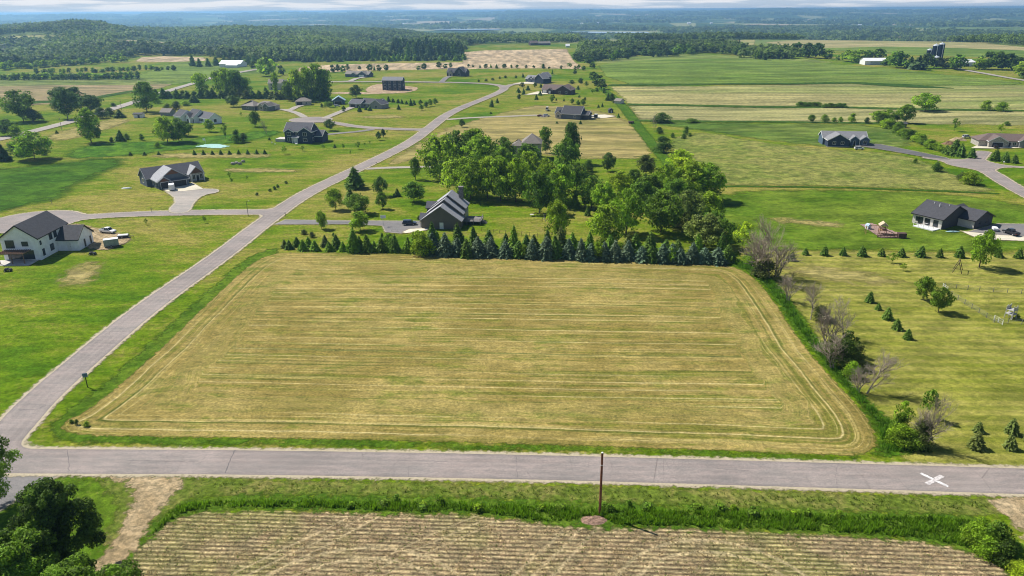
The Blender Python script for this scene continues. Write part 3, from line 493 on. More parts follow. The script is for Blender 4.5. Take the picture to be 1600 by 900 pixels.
def conifer_mesh(name, seed, n, leaf, base=.03, pw=.85, droop=.3, tiers=14, gapk=.42):
    rng = np.random.default_rng(seed); t = 1 - np.sqrt(rng.random(n)); t = np.clip(t + .0, 0, .995); tier = np.floor(t * tiers); ft = (t * tiers) % 1
    lim = .5 * (1 - t) ** pw * (1.0 - gapk * ft) + .015; an = rng.uniform(0, 2 * np.pi, n); br = np.cos(an * (7 + (tier % 3)) + tier * 2.1 + rng.normal(0, .25, n)); lim *= (.80 + .20 * br)
    rr = lim * np.sqrt(rng.uniform(.18, 1, n)); z = base + (1 - base) * (t - droop * .16 * rr / .5 + .04 * (1 - t) * rr)
    C = np.column_stack([rr * np.cos(an), rr * np.sin(an), np.clip(z, .01, 1)]); out = np.column_stack([np.cos(an), np.sin(an), np.full(n, -.25)]); tan = np.column_stack([-np.sin(an), np.cos(an), np.zeros(n)])
    out += rng.normal(0, .5, (n, 3)); tan += rng.normal(0, .5, (n, 3)); s = leaf * rng.uniform(.6, 1.3, n) * (.45 + .75 * (1 - t)); u = out * s[:, None]; v = tan * (s * .5)[:, None]
    V = np.stack([C - u - v, C + u * .9 - v * .35, C + u * .9 + v * .35, C - u + v], 1).reshape(-1, 3); me = np_mesh(name, V, np.arange(4 * n).reshape(-1, 4))
    set_attr(me, 'tint', np.clip(.25 + .65 * rr / np.maximum(lim, 1e-3) * rng.uniform(.5, 1.1, n), 0, 1), 'FACE'); me.materials.append(NEEDLE); return me  # pale needle tips; inner shade painted as darker tint towards the trunk
def trunk_mesh(name, seed, top=.6, r=.022, limbs=5, spread=.26, mat=None):
    rng = random.Random(seed); b = MB(); p = Vector((0, 0, -.05)); k = 5; pts = [p]
    for i in range(k): p = p + Vector((rng.uniform(-.012, .012), rng.uniform(-.012, .012), (top + .05) / k)); pts.append(p)
    for i in range(k): b.tube(pts[i], pts[i + 1], r * (1 - .7 * i / k), r * (1 - .7 * (i + 1) / k), 6, i == k - 1)
    for i in range(limbs):
        s = pts[2 + i % (k - 2)]; a = i * 2.4 + rng.random(); e = s + Vector((math.cos(a) * spread, math.sin(a) * spread, rng.uniform(.12, .28))) * rng.uniform(.7, 1.1); m = (s + e) / 2 + Vector((0, 0, -.02)); b.tube(s, m, r * .5, r * .3, 5, False); b.tube(m, e, r * .3, r * .1, 5)
    me = bpy.data.meshes.new(name); me.from_pydata(b.v, [], b.f); me.materials.append(mat or BARK); return me
def dead_mesh(name, seed, multi=1, depth=6, n0=3, lean=.1):
    rng = random.Random(seed); B = MB(); TW = MB()
    def grow(p, d, ln, r, k):
        if k == 0 or ln < .012: return
        e = p; dd = d
        for s in range(2):
            dd = (dd + Vector((rng.gauss(0, .13), rng.gauss(0, .13), rng.gauss(.02, .1)))).normalized(); q = e + dd * ln / 2; tgt = B if k >= depth - 1 else TW
            tgt.tube(e, q, r * (1 - .2 * s), r * (.8 - .2 * s), 5 if k > 3 else 3, False); e = q
            if k > 1 and (s == 0 or rng.random() < .5): grow(e, (dd + Vector((rng.gauss(0, .7), rng.gauss(0, .7), rng.gauss(.15, .3)))).normalized(), ln * rng.uniform(.45, .7), r * .5, k - 1)
        for _ in range(n0 if k > 2 else 2): grow(e, (dd + Vector((rng.gauss(0, .5), rng.gauss(0, .5), rng.gauss(.12, .28)))).normalized(), ln * rng.uniform(.55, .85), r * .58, k - 1)
    for m in range(multi): grow(Vector((rng.gauss(0, .05) if multi > 1 else 0, rng.gauss(0, .05) if multi > 1 else 0, -.03)), Vector((rng.gauss(0, lean * 2), rng.gauss(0, lean * 2), 1)).normalized(), .27 if multi > 1 else .3, .016 if multi > 1 else .02, depth)
    out = []
    zs = [v[2] for v in TW.v]; h = max(zs); rr = sorted(math.hypot(v[0], v[1]) for v in TW.v)[int(len(TW.v) * .96)]
    for nm, b in (('trunk', B), ('branches', TW)):
        me = bpy.data.meshes.new(name + nm); me.from_pydata([(v[0] / (2 * rr), v[1] / (2 * rr), v[2] / h) for v in b.v], [], b.f); me.materials.append(DEADWOOD); out.append(me)
    return out
CROWN = {
 'r': [crown_mesh('crown_round', 'round', 11 + i, 60, 3800, .028, .18, .155, .2) for i in range(3)], 'o': [crown_mesh('crown_oval', 'oval', 21 + i, 60, 3400, .028, .15, .15, .18) for i in range(3)],
 'm': [crown_mesh('crown_maple', 'ragged', 61 + i, 84, 4800, .025, .12, .135, .2) for i in range(3)],
 'p': [crown_mesh('crown_column', 'column', 31 + i, 50, 2600, .034, .10, .22, .14, .6) for i in range(2)], 'b': [crown_mesh('crown_bush', 'dome', 41 + i, 44, 3200, .030, .05, .24, .16) for i in range(3)],
 't': [crown_mesh('crown_thin', 'oval', 51 + i, 24, 800, .034, .30, .15, .2) for i in range(2)],
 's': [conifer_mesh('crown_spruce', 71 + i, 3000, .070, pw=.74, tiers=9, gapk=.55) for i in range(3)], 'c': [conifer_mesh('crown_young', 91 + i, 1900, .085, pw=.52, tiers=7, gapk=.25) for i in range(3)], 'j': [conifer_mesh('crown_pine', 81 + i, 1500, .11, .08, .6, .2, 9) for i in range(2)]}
LOW = {'r': [crown_mesh('low_round', 'round', 111 + i, 26, 520, .075, .14, .21) for i in range(3)], 'o': [crown_mesh('low_oval', 'oval', 121 + i, 26, 480, .07, .12, .2) for i in range(2)],
 'p': [crown_mesh('low_column', 'column', 131 + i, 30, 620, .065, .06, .24, .15, .6) for i in range(2)], 'b': [crown_mesh('low_bush', 'dome', 141 + i, 22, 360, .08, .05, .24, .16) for i in range(2)],
 'c': [conifer_mesh('low_young', 155, 380, .16, pw=.55, tiers=6)], 's': [conifer_mesh('low_spruce', 151 + i, 420, .15, pw=.62) for i in range(2)], 'j': [conifer_mesh('low_pine', 161, 420, .17, .06, .55, .2, 7)], 't': [crown_mesh('low_thin', 'oval', 171, 16, 240, .07, .3, .15, .2)], 'm': [crown_mesh('low_maple', 'ragged', 181, 30, 620, .065, .1, .19)]}
TRUNK = {'r': trunk_mesh('trunk_a', 1), 'o': trunk_mesh('trunk_b', 2), 'm': trunk_mesh('trunk_c', 5, .55, .024, 6), 'p': trunk_mesh('trunk_p', 3, .75, .016, 5, .15), 'b': trunk_mesh('stems', 4, .4, .02, 5, .3), 't': trunk_mesh('trunk_t', 6, .7, .013, 6, .22), 's': trunk_mesh('trunk_s', 7, .9, .018, 0), 'c': trunk_mesh('trunk_y', 9, .8, .016, 0), 'j': trunk_mesh('trunk_j', 8, .85, .02, 4, .2)}
KIND = {'r': ('leafy_tree', 'tree', 'round tree'), 'o': ('leafy_tree', 'tree', 'oval tree'), 'm': ('leafy_tree', 'tree', 'broad tree'), 'p': ('poplar_tree', 'tree', 'upright poplar'), 'b': ('bush', 'bush', 'bush'), 't': ('young_tree', 'young tree', 'thin tree'), 's': ('spruce_tree', 'spruce', 'spruce'), 'c': ('spruce_tree', 'spruce', 'young spruce'), 'j': ('pine_tree', 'pine', 'pine')}
HUE = {'k': ((0.0776, 0.1480, 0.0191), 'dark green'), 'g': ((0.1293, 0.2420, 0.0191), 'mid green'), 'l': ((0.2134, 0.3557, 0.0191), 'light green'), 'y': ((0.3168, 0.4553, 0.0223), 'yellow green'), 'u': ((.088, .140, .088), 'blue green'), 'w': ((0.1941, 0.2788, 0.0606), 'greyish green'), 'n': ((0.0970, 0.1367, 0.0319), 'dusky green'), 'q': ((0.0389, 0.0796, 0.0223), 'blackish green')}
PLANTS = []
def plant(u, v, h, wd, typ, hue, group=None, extra='', pos=None, low=None, metres=None):
    p = P(u, v) if pos is None else np.array(pos); s = scale_at(p); H, W = metres if metres else (height_for(p, h) * 1.03, wd / s * {'s': 1.34, 'j': 1.06, 'c': 1.12}.get(typ, 1.16)); low = (v < 150) if low is None else low
    src = LOW if low else CROWN; me = src[typ][len(PLANTS) % len(src[typ])]; nm, cat, desc = KIND[typ]; c, cn = HUE[hue]; rz = random.uniform(0, 6.28)
    k = random.uniform(.86, 1.14); col = (c[0] * k * random.uniform(.92, 1.1), c[1] * k, c[2] * k, 1)
    if low: root = link(nm, me); root.location = (p[0], p[1], z_at(p) - .1); root.rotation_euler = (0, 0, rz); root.scale = (W, W, H); root.color = col
    else:
        root = empty(nm, p, rz); cr = link('crown', me, root); cr.scale = (W, W, H); cr.color = col; cr.rotation_euler = (random.gauss(0, .03), random.gauss(0, .03), 0); tr = link('trunk' if typ != 'b' else 'stem', TRUNK[typ], root); tr.scale = (H * .8, H * .8, H) if typ != 'b' else (W * .8, W * .8, H)
    size = ('tiny' if H < 1.6 else 'small' if H < 4 else 'medium' if H < 8 else 'tall' if H < 14 else 'very tall')
    PLANTS.append((root, p, f"{size} {cn} {desc}", cat, group, extra)); return root
def plants(spec, group=None, extra=''):
    for e in spec: plant(*e, group=group, extra=extra)
def ordinal(n): return 'the one' if n == 1 else f"{n}{'th' if 10 < n % 100 < 14 else {1: 'st', 2: 'nd', 3: 'rd'}.get(n % 10, 'th')}"
LANDMARKS = []          # (ground point, phrase); filled by the builders
def label_plants():
    by = {}
    for e in PLANTS: by.setdefault((e[2], e[5]), []).append(e)
    for (desc, extra), es in by.items():
        rows = {}
        for e in es:
            k = min(range(len(LANDMARKS)), key=lambda i: np.hypot(*(LANDMARKS[i][0] - e[1]))); rows.setdefault(k, [])
        for k in rows: rows[k] = sorted(es, key=lambda e: np.hypot(*(LANDMARKS[k][0] - e[1])))
        for e in es:
            k = min(range(len(LANDMARKS)), key=lambda i: np.hypot(*(LANDMARKS[i][0] - e[1]))); n = [x is e for x in rows[k]].index(True) + 1
            lab = f"{desc}{(' ' + extra) if extra else ''}, {'nearest' if n == 1 else ordinal(n) + ' nearest'} the {LANDMARKS[k][1]}"
            tag(e[0], lab, e[3], e[4])
# --- windbreak of spruces along the far edge of the hay field
row = [(445, 387, 13, 11), (452, 389, 14, 13), (464, 385, 15, 13), (473, 391, 17, 14), (482, 386, 16, 14), (492, 391, 16, 15), (508, 385, 18, 13), (515, 392, 15, 14), (526, 388, 22, 17), (536, 392, 15, 12), (553, 393, 38, 22), (563, 391, 22, 15), (575, 393, 27, 18), (585, 392, 16, 12), (596, 393, 22, 17), (611, 392, 20, 17), (617, 393, 28, 17), (637, 394, 24, 17), (648, 387, 26, 14)]
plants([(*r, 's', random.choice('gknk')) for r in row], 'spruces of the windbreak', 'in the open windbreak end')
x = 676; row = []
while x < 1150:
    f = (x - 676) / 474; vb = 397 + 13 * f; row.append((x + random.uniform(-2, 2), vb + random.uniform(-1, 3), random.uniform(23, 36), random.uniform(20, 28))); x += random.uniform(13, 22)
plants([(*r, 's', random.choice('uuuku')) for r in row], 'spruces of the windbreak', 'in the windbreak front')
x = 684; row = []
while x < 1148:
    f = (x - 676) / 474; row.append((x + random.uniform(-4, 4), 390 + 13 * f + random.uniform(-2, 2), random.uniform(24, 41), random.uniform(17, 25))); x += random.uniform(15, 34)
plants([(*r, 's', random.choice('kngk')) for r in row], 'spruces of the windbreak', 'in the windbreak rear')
plants([(676, 394, 47, 24, 's', 'k')], 'spruces of the windbreak', 'standing above the windbreak'); plants([(657, 398, 34, 34, 'b', 'y'), (666, 399, 26, 26, 'b', 'l'), (610, 390, 24, 22, 'o', 'l'), (818, 402, 18, 16, 'b', 'l'), (935, 406, 26, 20, 'o', 'l'), (1050, 409, 22, 22, 'b', 'l')], 'bushes among the windbreak', 'squeezed into the windbreak')
# --- yard trees round the dark gabled house
plants([(555, 294, 33, 30, 'j', 'k'), (548, 318, 25, 20, 's', 'k'), (525, 328, 31, 24, 'r', 'l'), (560, 335, 30, 34, 'r', 'g'), (595, 306, 29, 21, 'o', 'k'), (598, 326, 25, 17, 'o', 'g'), (621, 307, 13, 10, 's', 'k'), (646, 316, 30, 33, 'r', 'g'), (649, 281, 34, 16, 'o', 'g'), (503, 358, 27, 18, 'o', 'l'), (563, 361, 29, 29, 'r', 'l'), (659, 299, 9, 7, 's', 'k'), (597, 376, 13, 9, 's', 'g'), (616, 308, 7, 5, 's', 'k')], 'yard trees in front of the windbreak')
plants([(475, 366, 7, 9, 'b', 'n'), (488, 371, 8, 9, 'b', 'n'), (521, 369, 5, 4, 'b', 'g'), (655, 343, 6, 6, 'b', 'k')], 'shrubs in the yard')
plants([(402, 305, 4, 5, 'b', 'k'), (422, 299, 4, 5, 'b', 'k'), (429, 296, 5, 5, 'b', 'k'), (434, 293.5, 5, 5, 'b', 'k'), (447, 287, 4, 5, 'b', 'k'), (229, 352, 10, 6, 't', 'g'), (320, 348.5, 10, 6, 't', 'g'), (359, 279, 10, 6, 't', 'g'), (362, 287, 9, 6, 't', 'g'), (386, 281, 6, 4, 't', 'g'), (121, 664, 8, 6, 'b', 'k'), (136, 666, 7, 9, 'b', 'l'), (112, 661, 5, 7, 'b', 'g')], 'lone shrubs of the western lawns')
# --- the grove behind it
grove = [(688, 279, 66, 56, 'm', 'l'), (716, 262, 56, 44, 'm', 'g'), (742, 258, 54, 52, 'm', 'l'), (752, 268, 56, 50, 'm', 'l'), (786, 262, 46, 34, 'm', 'g'), (784, 274, 42, 34, 'm', 'l'), (716, 305, 58, 50, 'm', 'l'), (735, 312, 62, 46, 'm', 'l'), (762, 310, 62, 46, 'm', 'y'), (782, 314, 66, 44, 'm', 'l'), (806, 316, 66, 44, 'm', 'l'), (826, 306, 66, 44, 'm', 'l'), (822, 272, 46, 42, 'm', 'g'), (850, 312, 62, 44, 'm', 'l'), (875, 322, 62, 44, 'm', 'l'), (884, 272, 54, 40, 'o', 'g'), (893, 256, 62, 24, 'p', 'k'), (853, 239, 40, 18, 'p', 'g'), (843, 332, 63, 40, 'm', 'g'), (900, 300, 44, 34, 'm', 'g'), (872, 376, 60, 35, 'm', 'l'), (898, 325, 27, 15, 's', 'k'), (919, 268, 17, 15, 'b', 'k'), (950, 268, 28, 21, 'o', 'k'), (1009, 275, 31, 28, 'r', 'n')]
grove += [(924, 325, 48, 40, 'm', 'g'), (918, 337, 17, 9, 's', 'k'), (945, 332, 46, 36, 'm', 'l'), (978, 365, 68, 44, 'm', 'l'), (944, 385, 62, 54, 'm', 'l'), (1033, 363, 64, 54, 'm', 'g'), (1072, 358, 58, 50, 'm', 'w'), (1104, 352, 50, 46, 'm', 'l'), (1100, 388, 52, 56, 'm', 'w'), (1130, 384, 40, 34, 'm', 'g'), (1160, 394, 44, 34, 't', 'y'), (1000, 330, 46, 40, 'm', 'g'), (970, 305, 36, 34, 'm', 'y'), (990, 300, 34, 30, 'm', 'g'), (1012, 318, 44, 40, 'm', 'g'), (1040, 312, 54, 48, 'm', 'l'), (1062, 305, 56, 52, 'm', 'y'), (1080, 313, 60, 56, 'm', 'l'), (1102, 313, 56, 50, 'm', 'l'), (1056, 330, 48, 46, 'm', 'g'), (1063, 262, 28, 32, 'm', 'y'), (1022, 345, 40, 34, 'm', 'g'), (1052, 352, 44, 40, 'm', 'g'), (962, 345, 30, 30, 'm', 'g'), (1115, 372, 40, 36, 'm', 'g')]
plants(grove, 'trees of the grove', 'in the grove')
plants([(1035, 239, 24, 30, 'b', 'k'), (1030, 209, 10, 11, 'b', 'k'), (1034, 191, 14, 27, 'b', 'k'), (1072, 211, 13, 9, 'b', 'g'), (1051, 215, 7, 7, 'b', 'g'), (1068, 217, 8, 8, 'b', 'g'), (1078, 214, 6, 6, 'b', 'g'), (1081, 191.5, 6, 20, 'b', 'g')], 'bushes along the fence line')
# --- eastern lawns
plants([(1237, 407, 14, 12, 'c', 'k'), (1258, 398, 11, 11, 'c', 'k'), (1288, 399, 15, 13, 'c', 'k'), (1317, 399, 13, 12, 'c', 'k'), (1347, 400, 16, 15, 'c', 'k'), (1377, 400, 13, 12, 'c', 'k'), (1408, 401, 14, 14, 'c', 'k'), (1438, 401, 17, 16, 'c', 'k'), (1468, 402, 14, 11, 'c', 'k'), (1499, 402, 18, 15, 'c', 'k'), (1560, 402, 14, 13, 'c', 'k'), (1591, 403, 15, 14, 'c', 'k'), (1622, 403, 15, 14, 'c', 'k')], 'young spruces in a line across the lawn', 'between two lawns')
plants([(1358, 472, 17, 14, 'c', 'k'), (1372, 484, 10, 10, 'c', 'k'), (1386, 499, 19, 16, 'c', 'k'), (1401, 515, 17, 16, 'c', 'k'), (1418, 530, 16, 14, 'c', 'k')], 'young spruces on the striped lawn', 'on the striped lawn')
plants([(1525, 700, 25, 25, 'c', 'n'), (1528, 675, 16, 16, 'c', 'n'), (1578, 701, 22, 20, 'c', 'n'), (1580, 677, 24, 20, 'c', 'n'), (1612, 690, 28, 24, 'c', 'n')], 'young spruces by the main road', 'by the main road')
plants([(1530, 418, 56, 36, 'o', 'l'), (1442, 469, 34, 26, 'r', 'g'), (1466, 488, 37, 28, 'r', 'g'), (1394, 411, 15, 17, 't', 'l'), (1411, 423, 11, 10, 't', 'l')], 'lawn trees')
plants([(1490, 243, 26, 20, 'c', 'k'), (1479, 240, 13, 14, 'c', 'k'), (1500, 245, 21, 16, 'c', 'k'), (1517, 247, 16, 15, 'c', 'k'), (1554, 251, 18, 16, 'c', 'k'), (1570, 253, 16, 14, 'c', 'k'), (1585, 255, 14, 12, 'c', 'k'), (1523, 223, 10, 10, 'c', 'k')], 'spruces by the turning circle', 'by the turning circle')
plants([(1463, 268, 13, 16, 'b', 'k'), (1514, 288, 18, 31, 'b', 'l'), (1430, 255, 7, 6, 'b', 'g'), (1502, 282, 12, 14, 'b', 'n'), (1540, 172, 14, 18, 'b', 'l'), (1564, 174, 14, 18, 'b', 'l')], 'bushes beside the meadow')
plants([(1268, 191, 11, 11, 'r', 'g'), (1288, 191, 11, 13, 'b', 'l'), (1303, 191, 7, 8, 'b', 'l'), (1313, 191, 8, 7, 'b', 'l'), (1331, 191, 13, 12, 'b', 'l'), (1354, 193, 9, 8, 'b', 'k'), (1370, 191, 17, 20, 'r', 'l'), (1386, 191, 19, 20, 'r', 'l'), (1402, 191, 17, 14, 'r', 'g'), (1414, 193, 28, 24, 'r', 'g'), (1491, 205, 19, 13, 't', 'g'), (1563, 209, 15, 10, 't', 'l'), (1573, 196, 6, 9, 'b', 'g'), (1445, 174, 27, 35, 'r', 'l')], 'trees at the edge of the tan strip')
x = 1376
for i in range(17):
    f = i / 16; plant(1376 + 92 * f + random.uniform(-3, 3), 194 + 43 * f + random.uniform(-3, 3), random.uniform(9, 15), random.uniform(13, 20), 'b', random.choice('lglgk'), 'bushes of the slanting hedge', 'in the slanting hedge', low=False)
for a, b, vv in ((1250, 1284, 166), (1290, 1319, 168)):
    for xx in range(a, b, 7): plant(xx, vv, random.uniform(5, 7), 12, 'b', 'g', 'bushes of the low field hedge', 'in the low hedge')
# --- ragged hedgerow on the east edge of the hay field
DEAD = [dead_mesh('bare', 5 + i, 1 if i < 2 else 4, 6 if i < 2 else 5) for i in range(3)]
def dead_tree(u, v, h, wd, k, label):
    p = P(u, v); H = height_for(p, h); W = wd / scale_at(p); r = empty('bare_tree', p, random.uniform(0, 6)); r['label'] = label; r['category'] = 'bare tree'
    for me, nm in zip(DEAD[k], ('trunk', 'branches')): o = link(nm, me, r); o.scale = (W, W, H)
    return r
dead_tree(1203, 434, 106, 84, 0, 'tallest bare grey tree at the corner between hay field and windbreak')
dead_tree(1188, 432, 74, 62, 2, 'bare grey many stemmed tree leaning beside the tallest bare tree')
dead_tree(1212, 432, 58, 66, 2, 'low tangle of bare grey branches at the foot of the tallest bare tree')
dead_tree(1266, 500, 62, 56, 1, 'bare forked tree at the top of the hedgerow beside the striped lawn')
dead_tree(1290, 545, 76, 60, 2, 'bare grey branches rising behind the dark bush in the hedgerow')
dead_tree(1321, 535, 68, 62, 0, 'bare slender tree just behind the dark hedgerow bush on the lawn side')
dead_tree(1354, 615, 72, 78, 1, 'wide bare tree halfway down the hedgerow, in front of the dark bush')
dead_tree(1340, 612, 44, 50, 2, 'small bare shrub left of the wide bare hedgerow tree')
dead_tree(1446, 694, 60, 58, 2, 'low bare grey twigs round the half dead tree'); dead_tree(1232, 470, 44, 40, 2, 'low bare grey shrub below the tallest bare tree'); dead_tree(1300, 575, 50, 60, 2, 'tangled bare twigs in front of the dark hedgerow bush'); dead_tree(1440, 693, 92, 54, 0, 'half dead tree at the road end of the hedgerow')
plants([(1316, 572, 40, 40, 'b', 'k'), (1300, 556, 28, 30, 'b', 'n'), (1336, 566, 26, 30, 'b', 'n'), (1324, 556, 36, 30, 't', 'k'), (1330, 590, 24, 24, 'b', 'l'), (1438, 697, 36, 36, 'b', 'n'), (1447, 655, 44, 26, 't', 'g'), (1405, 674, 44, 28, 't', 'l'), (1404, 676, 30, 26, 'b', 'g'), (1404, 695, 30, 34, 'b', 'l'), (1420, 698, 24, 34, 'b', 'g'), (1280, 500, 20, 26, 'b', 'n'), (1195, 434, 26, 36, 'b', 'n'), (1172, 412, 16, 22, 'b', 'l')], 'bushes of the hedgerow', 'in the ragged hedgerow')
dead_tree(1022, 208, 31, 13, 0, 'small bare tree on the fence line between the grove and the tan strip'); dead_tree(418, 212, 26, 17, 0, 'small bare tree on the lawn beside the navy blue house')
# --- western lawns
plants([(37, 190, 47, 42, 'r', 'g'), (52, 190, 18, 24, 'b', 'k'), (106, 186, 44, 34, 'r', 'k'), (98, 165, 28, 30, 'r', 'k'), (118, 164, 26, 32, 'r', 'k'), (142, 177, 27, 34, 'r', 'k'), (158, 185, 16, 20, 'b', 'k'), (172, 182, 13, 14, 'b', 'k'), (90, 172, 18, 16, 'b', 'k'), (187, 184, 13, 16, 's', 'k'), (177, 167, 6, 8, 'b', 'k'), (143, 223, 52, 34, 'm', 'l'), (230, 175, 45, 36, 'm', 'g'), (262, 223, 40, 28, 'm', 'l'), (280, 222, 36, 30, 'm', 'g'), (290, 213, 22, 20, 'r', 'k'), (188, 220, 17, 14, 's', 'k'), (198, 218, 9, 9, 'b', 'g'), (221, 219, 9, 8, 'b', 'g'), (175, 223, 8, 6, 'b', 'k'), (54, 249, 42, 52, 'm', 'l'), (12, 212, 24, 26, 'r', 'k'), (26, 214, 18, 20, 'b', 'l'), (5, 251, 26, 22, 's', 'q'), (37, 243, 14, 20, 'b', 'g'), (21, 239, 16, 16, 'b', 'k'), (70, 242, 9, 9, 'b', 'k'), (89, 209, 6, 5, 's', 'k')], 'trees on the western meadow')
plants([(327, 206, 19, 15, 'r', 'l'), (353, 218, 23, 11, 't', 'g'), (370, 223, 19, 14, 'b', 'g'), (381, 222, 13, 13, 'b', 'k'), (399, 198, 23, 17, 'r', 'g'), (365, 167, 17, 18, 'r', 'k'), (276, 171, 12, 14, 'b', 'k'), (303, 160, 14, 15, 's', 'k'), (246, 162, 9, 12, 'b', 'l'), (262, 171, 9, 12, 'b', 'l'), (290, 165, 7, 14, 'b', 'l'), (377, 183, 8, 4, 't', 'g'), (247, 231, 9, 9, 'b', 'l'), (341, 190, 5, 4, 't', 'g'), (516, 204, 17, 15, 'r', 'k'), (557, 153, 19, 19, 'r', 'k')], 'trees on the western lawns')
plants([(x, 242 - (x - 300) * .008, h, 6, 's', 'k') for x, h in ((304, 8), (318, 8), (332, 7), (345, 8), (359, 7), (373, 8), (387, 8), (401, 8), (414, 8), (204, 6), (226, 6), (248, 6))], 'small spruces behind the triple gabled house', 'in a lawn row')
plants([(444, 241, 13, 9, 't', 'l'), (473, 236, 8, 7, 't', 'g'), (505, 234, 8, 6, 't', 'g'), (523, 231, 6, 5, 's', 'k'), (537, 234, 9, 5, 't', 'g'), (560, 233, 11, 10, 't', 'g'), (570, 228, 5, 4, 't', 'g'), (578, 225, 5, 4, 't', 'g'), (592, 219, 13, 8, 'o', 'k'), (599, 215, 13, 8, 'o', 'k'), (605, 209, 6, 4, 't', 'l'), (548, 242, 7, 3, 't', 'g'), (421, 219, 5, 4, 's', 'k')], 'saplings beside the navy blue house')
plants([(607, 159, 9, 6, 's', 'k'), (614, 160, 7, 6, 's', 'k'), (622, 161, 7, 6, 's', 'k'), (628, 162, 7, 5, 's', 'k'), (635, 163, 6, 5, 's', 'k'), (642, 165, 11, 6, 's', 'k'), (647, 164, 8, 6, 's', 'k'), (657, 165, 9, 6, 'o', 'k'), (659, 172, 8, 7, 'o', 'g'), (666, 168, 9, 8, 'o', 'g'), (672, 166, 11, 8, 'o', 'g'), (680, 164, 10, 8, 'o', 'g'), (623, 171, 8, 6, 's', 'k'), (510, 173, 14, 9, 't', 'g'), (515, 168, 9, 10, 'r', 'g'), (503, 168, 6, 5, 'b', 'k'), (537, 175, 9, 6, 'o', 'k'), (562, 175, 10, 7, 's', 'k'), (572, 172, 7, 5, 's', 'k'), (578, 173, 8, 7, 's', 'k'), (592, 167, 7, 5, 's', 'k'), (748, 128, 4, 4, 'b', 'k'), (760, 127, 4, 5, 'b', 'k'), (770, 125.5, 4, 5, 'b', 'k'), (781, 123.5, 4, 4, 'b', 'k'), (790, 122, 4, 5, 'b', 'k')], 'garden trees beside the upper road')
plants([(768, 167, 12, 7, 's', 'k'), (777, 161, 8, 5, 's', 'k'), (767, 178, 4, 4, 's', 'k'), (722, 199, 12, 9, 'o', 'k'), (811, 156, 9, 6, 'o', 'k'), (838, 156, 9, 6, 's', 'k'), (844, 149, 8, 5, 's', 'k'), (810, 145, 8, 6, 's', 'k'), (818, 148, 10, 5, 's', 'k'), (825, 141, 8, 6, 's', 'k'), (816, 136, 7, 8, 'b', 'n'), (836, 137, 8, 6, 'o', 'k'), (845, 137, 8, 4, 's', 'k'), (862, 160, 11, 7, 'o', 'l'), (865, 153, 6, 4, 's', 'k'), (869, 157, 4, 3, 's', 'k'), (881, 158, 5, 3, 's', 'k'), (894, 163, 9, 6, 'o', 'g'), (903, 164, 7, 7, 'b', 'g'), (911, 165, 10, 8, 'o', 'g'), (893, 131, 6, 9, 'b', 'k'), (907, 131, 9, 8, 'r', 'k'), (903, 140, 7, 5, 's', 'k'), (916, 138, 11, 7, 't', 'g'), (926, 147, 8, 6, 't', 'g'), (898, 115.5, 6, 6, 'b', 'k'), (935, 168, 5, 4, 's', 'k'), (941, 167, 6, 4, 's', 'k'), (966, 184, 7, 5, 's', 'g'), (870, 193, 4, 4, 's', 'k'), (907, 194, 6, 5, 's', 'k'), (863, 116, 8, 3, 's', 'g'), (806, 122, 5, 4, 's', 'k'), (817, 121, 7, 4, 's', 'k'), (891, 147, 10, 6, 's', 'k'), (905, 153, 4, 4, 'b', 'g'), (914, 156, 4, 4, 'b', 'k')], 'garden trees below the ploughed field')
plants([(927, 127, 14, 13, 'r', 'k'), (934, 134, 16, 15, 'r', 'k'), (941, 139, 15, 13, 'r', 'k'), (926, 107, 9, 9, 'r', 'k'), (919, 100, 12, 12, 'r', 'k'), (943, 145, 8, 8, 'b', 'g'), (950, 157, 12, 8, 's', 'k'), (956, 158, 11, 9, 'b', 'k'), (961, 161, 6, 8, 'b', 'n'), (932, 143, 6, 7, 'b', 'g')], 'trees along the fence line')
plants([(x, v, h, wd, ty, hu) for x, v, h, wd, ty, hu in ((520, 113, 11, 8, 'r', 'k'), (528, 112, 11, 7, 'r', 'k'), (536, 113, 10, 8, 'r', 'g'), (543, 110, 10, 6, 'o', 'k'), (562, 109, 6, 5, 'r', 'k'), (578, 111, 10, 9, 'r', 'k'), (592, 111, 9, 7, 'r', 'k'), (604, 111, 10, 7, 'r', 'k'), (585, 110, 8, 3, 's', 'g'), (654, 109, 6, 6, 'r', 'g'), (663, 109, 10, 8, 'r', 'k'), (686, 107, 10, 8, 'r', 'k'), (696, 107, 7, 7, 'r', 'k'), (704, 106, 8, 5, 'o', 'k'), (732, 105, 5, 4, 'o', 'k'), (739, 105, 4, 4, 'r', 'k'), (750, 106, 5, 3, 's', 'k'), (759, 107, 7, 6, 'r', 'k'), (767, 106, 6, 3, 's', 'g'), (776, 107, 7, 4, 's', 'k'), (788, 107, 7, 7, 'r', 'k'), (799, 107, 6, 4, 'o', 'k'), (808, 107, 6, 5, 'o', 'k'), (822, 107, 6, 4, 'o', 'k'), (834, 107, 5, 4, 'o', 'k'), (849, 108, 8, 6, 'r', 'k'), (858, 108, 4, 4, 'o', 'k'), (877, 108, 6, 4, 'o', 'k'), (890, 108, 10, 7, 't', 'g'), (899, 110, 7, 5, 'o', 'k'), (904, 109, 8, 5, 'o', 'k'), (912, 110, 7, 6, 'r', 'k'))], 'round trees along the ploughed field', 'beside the ploughed field')
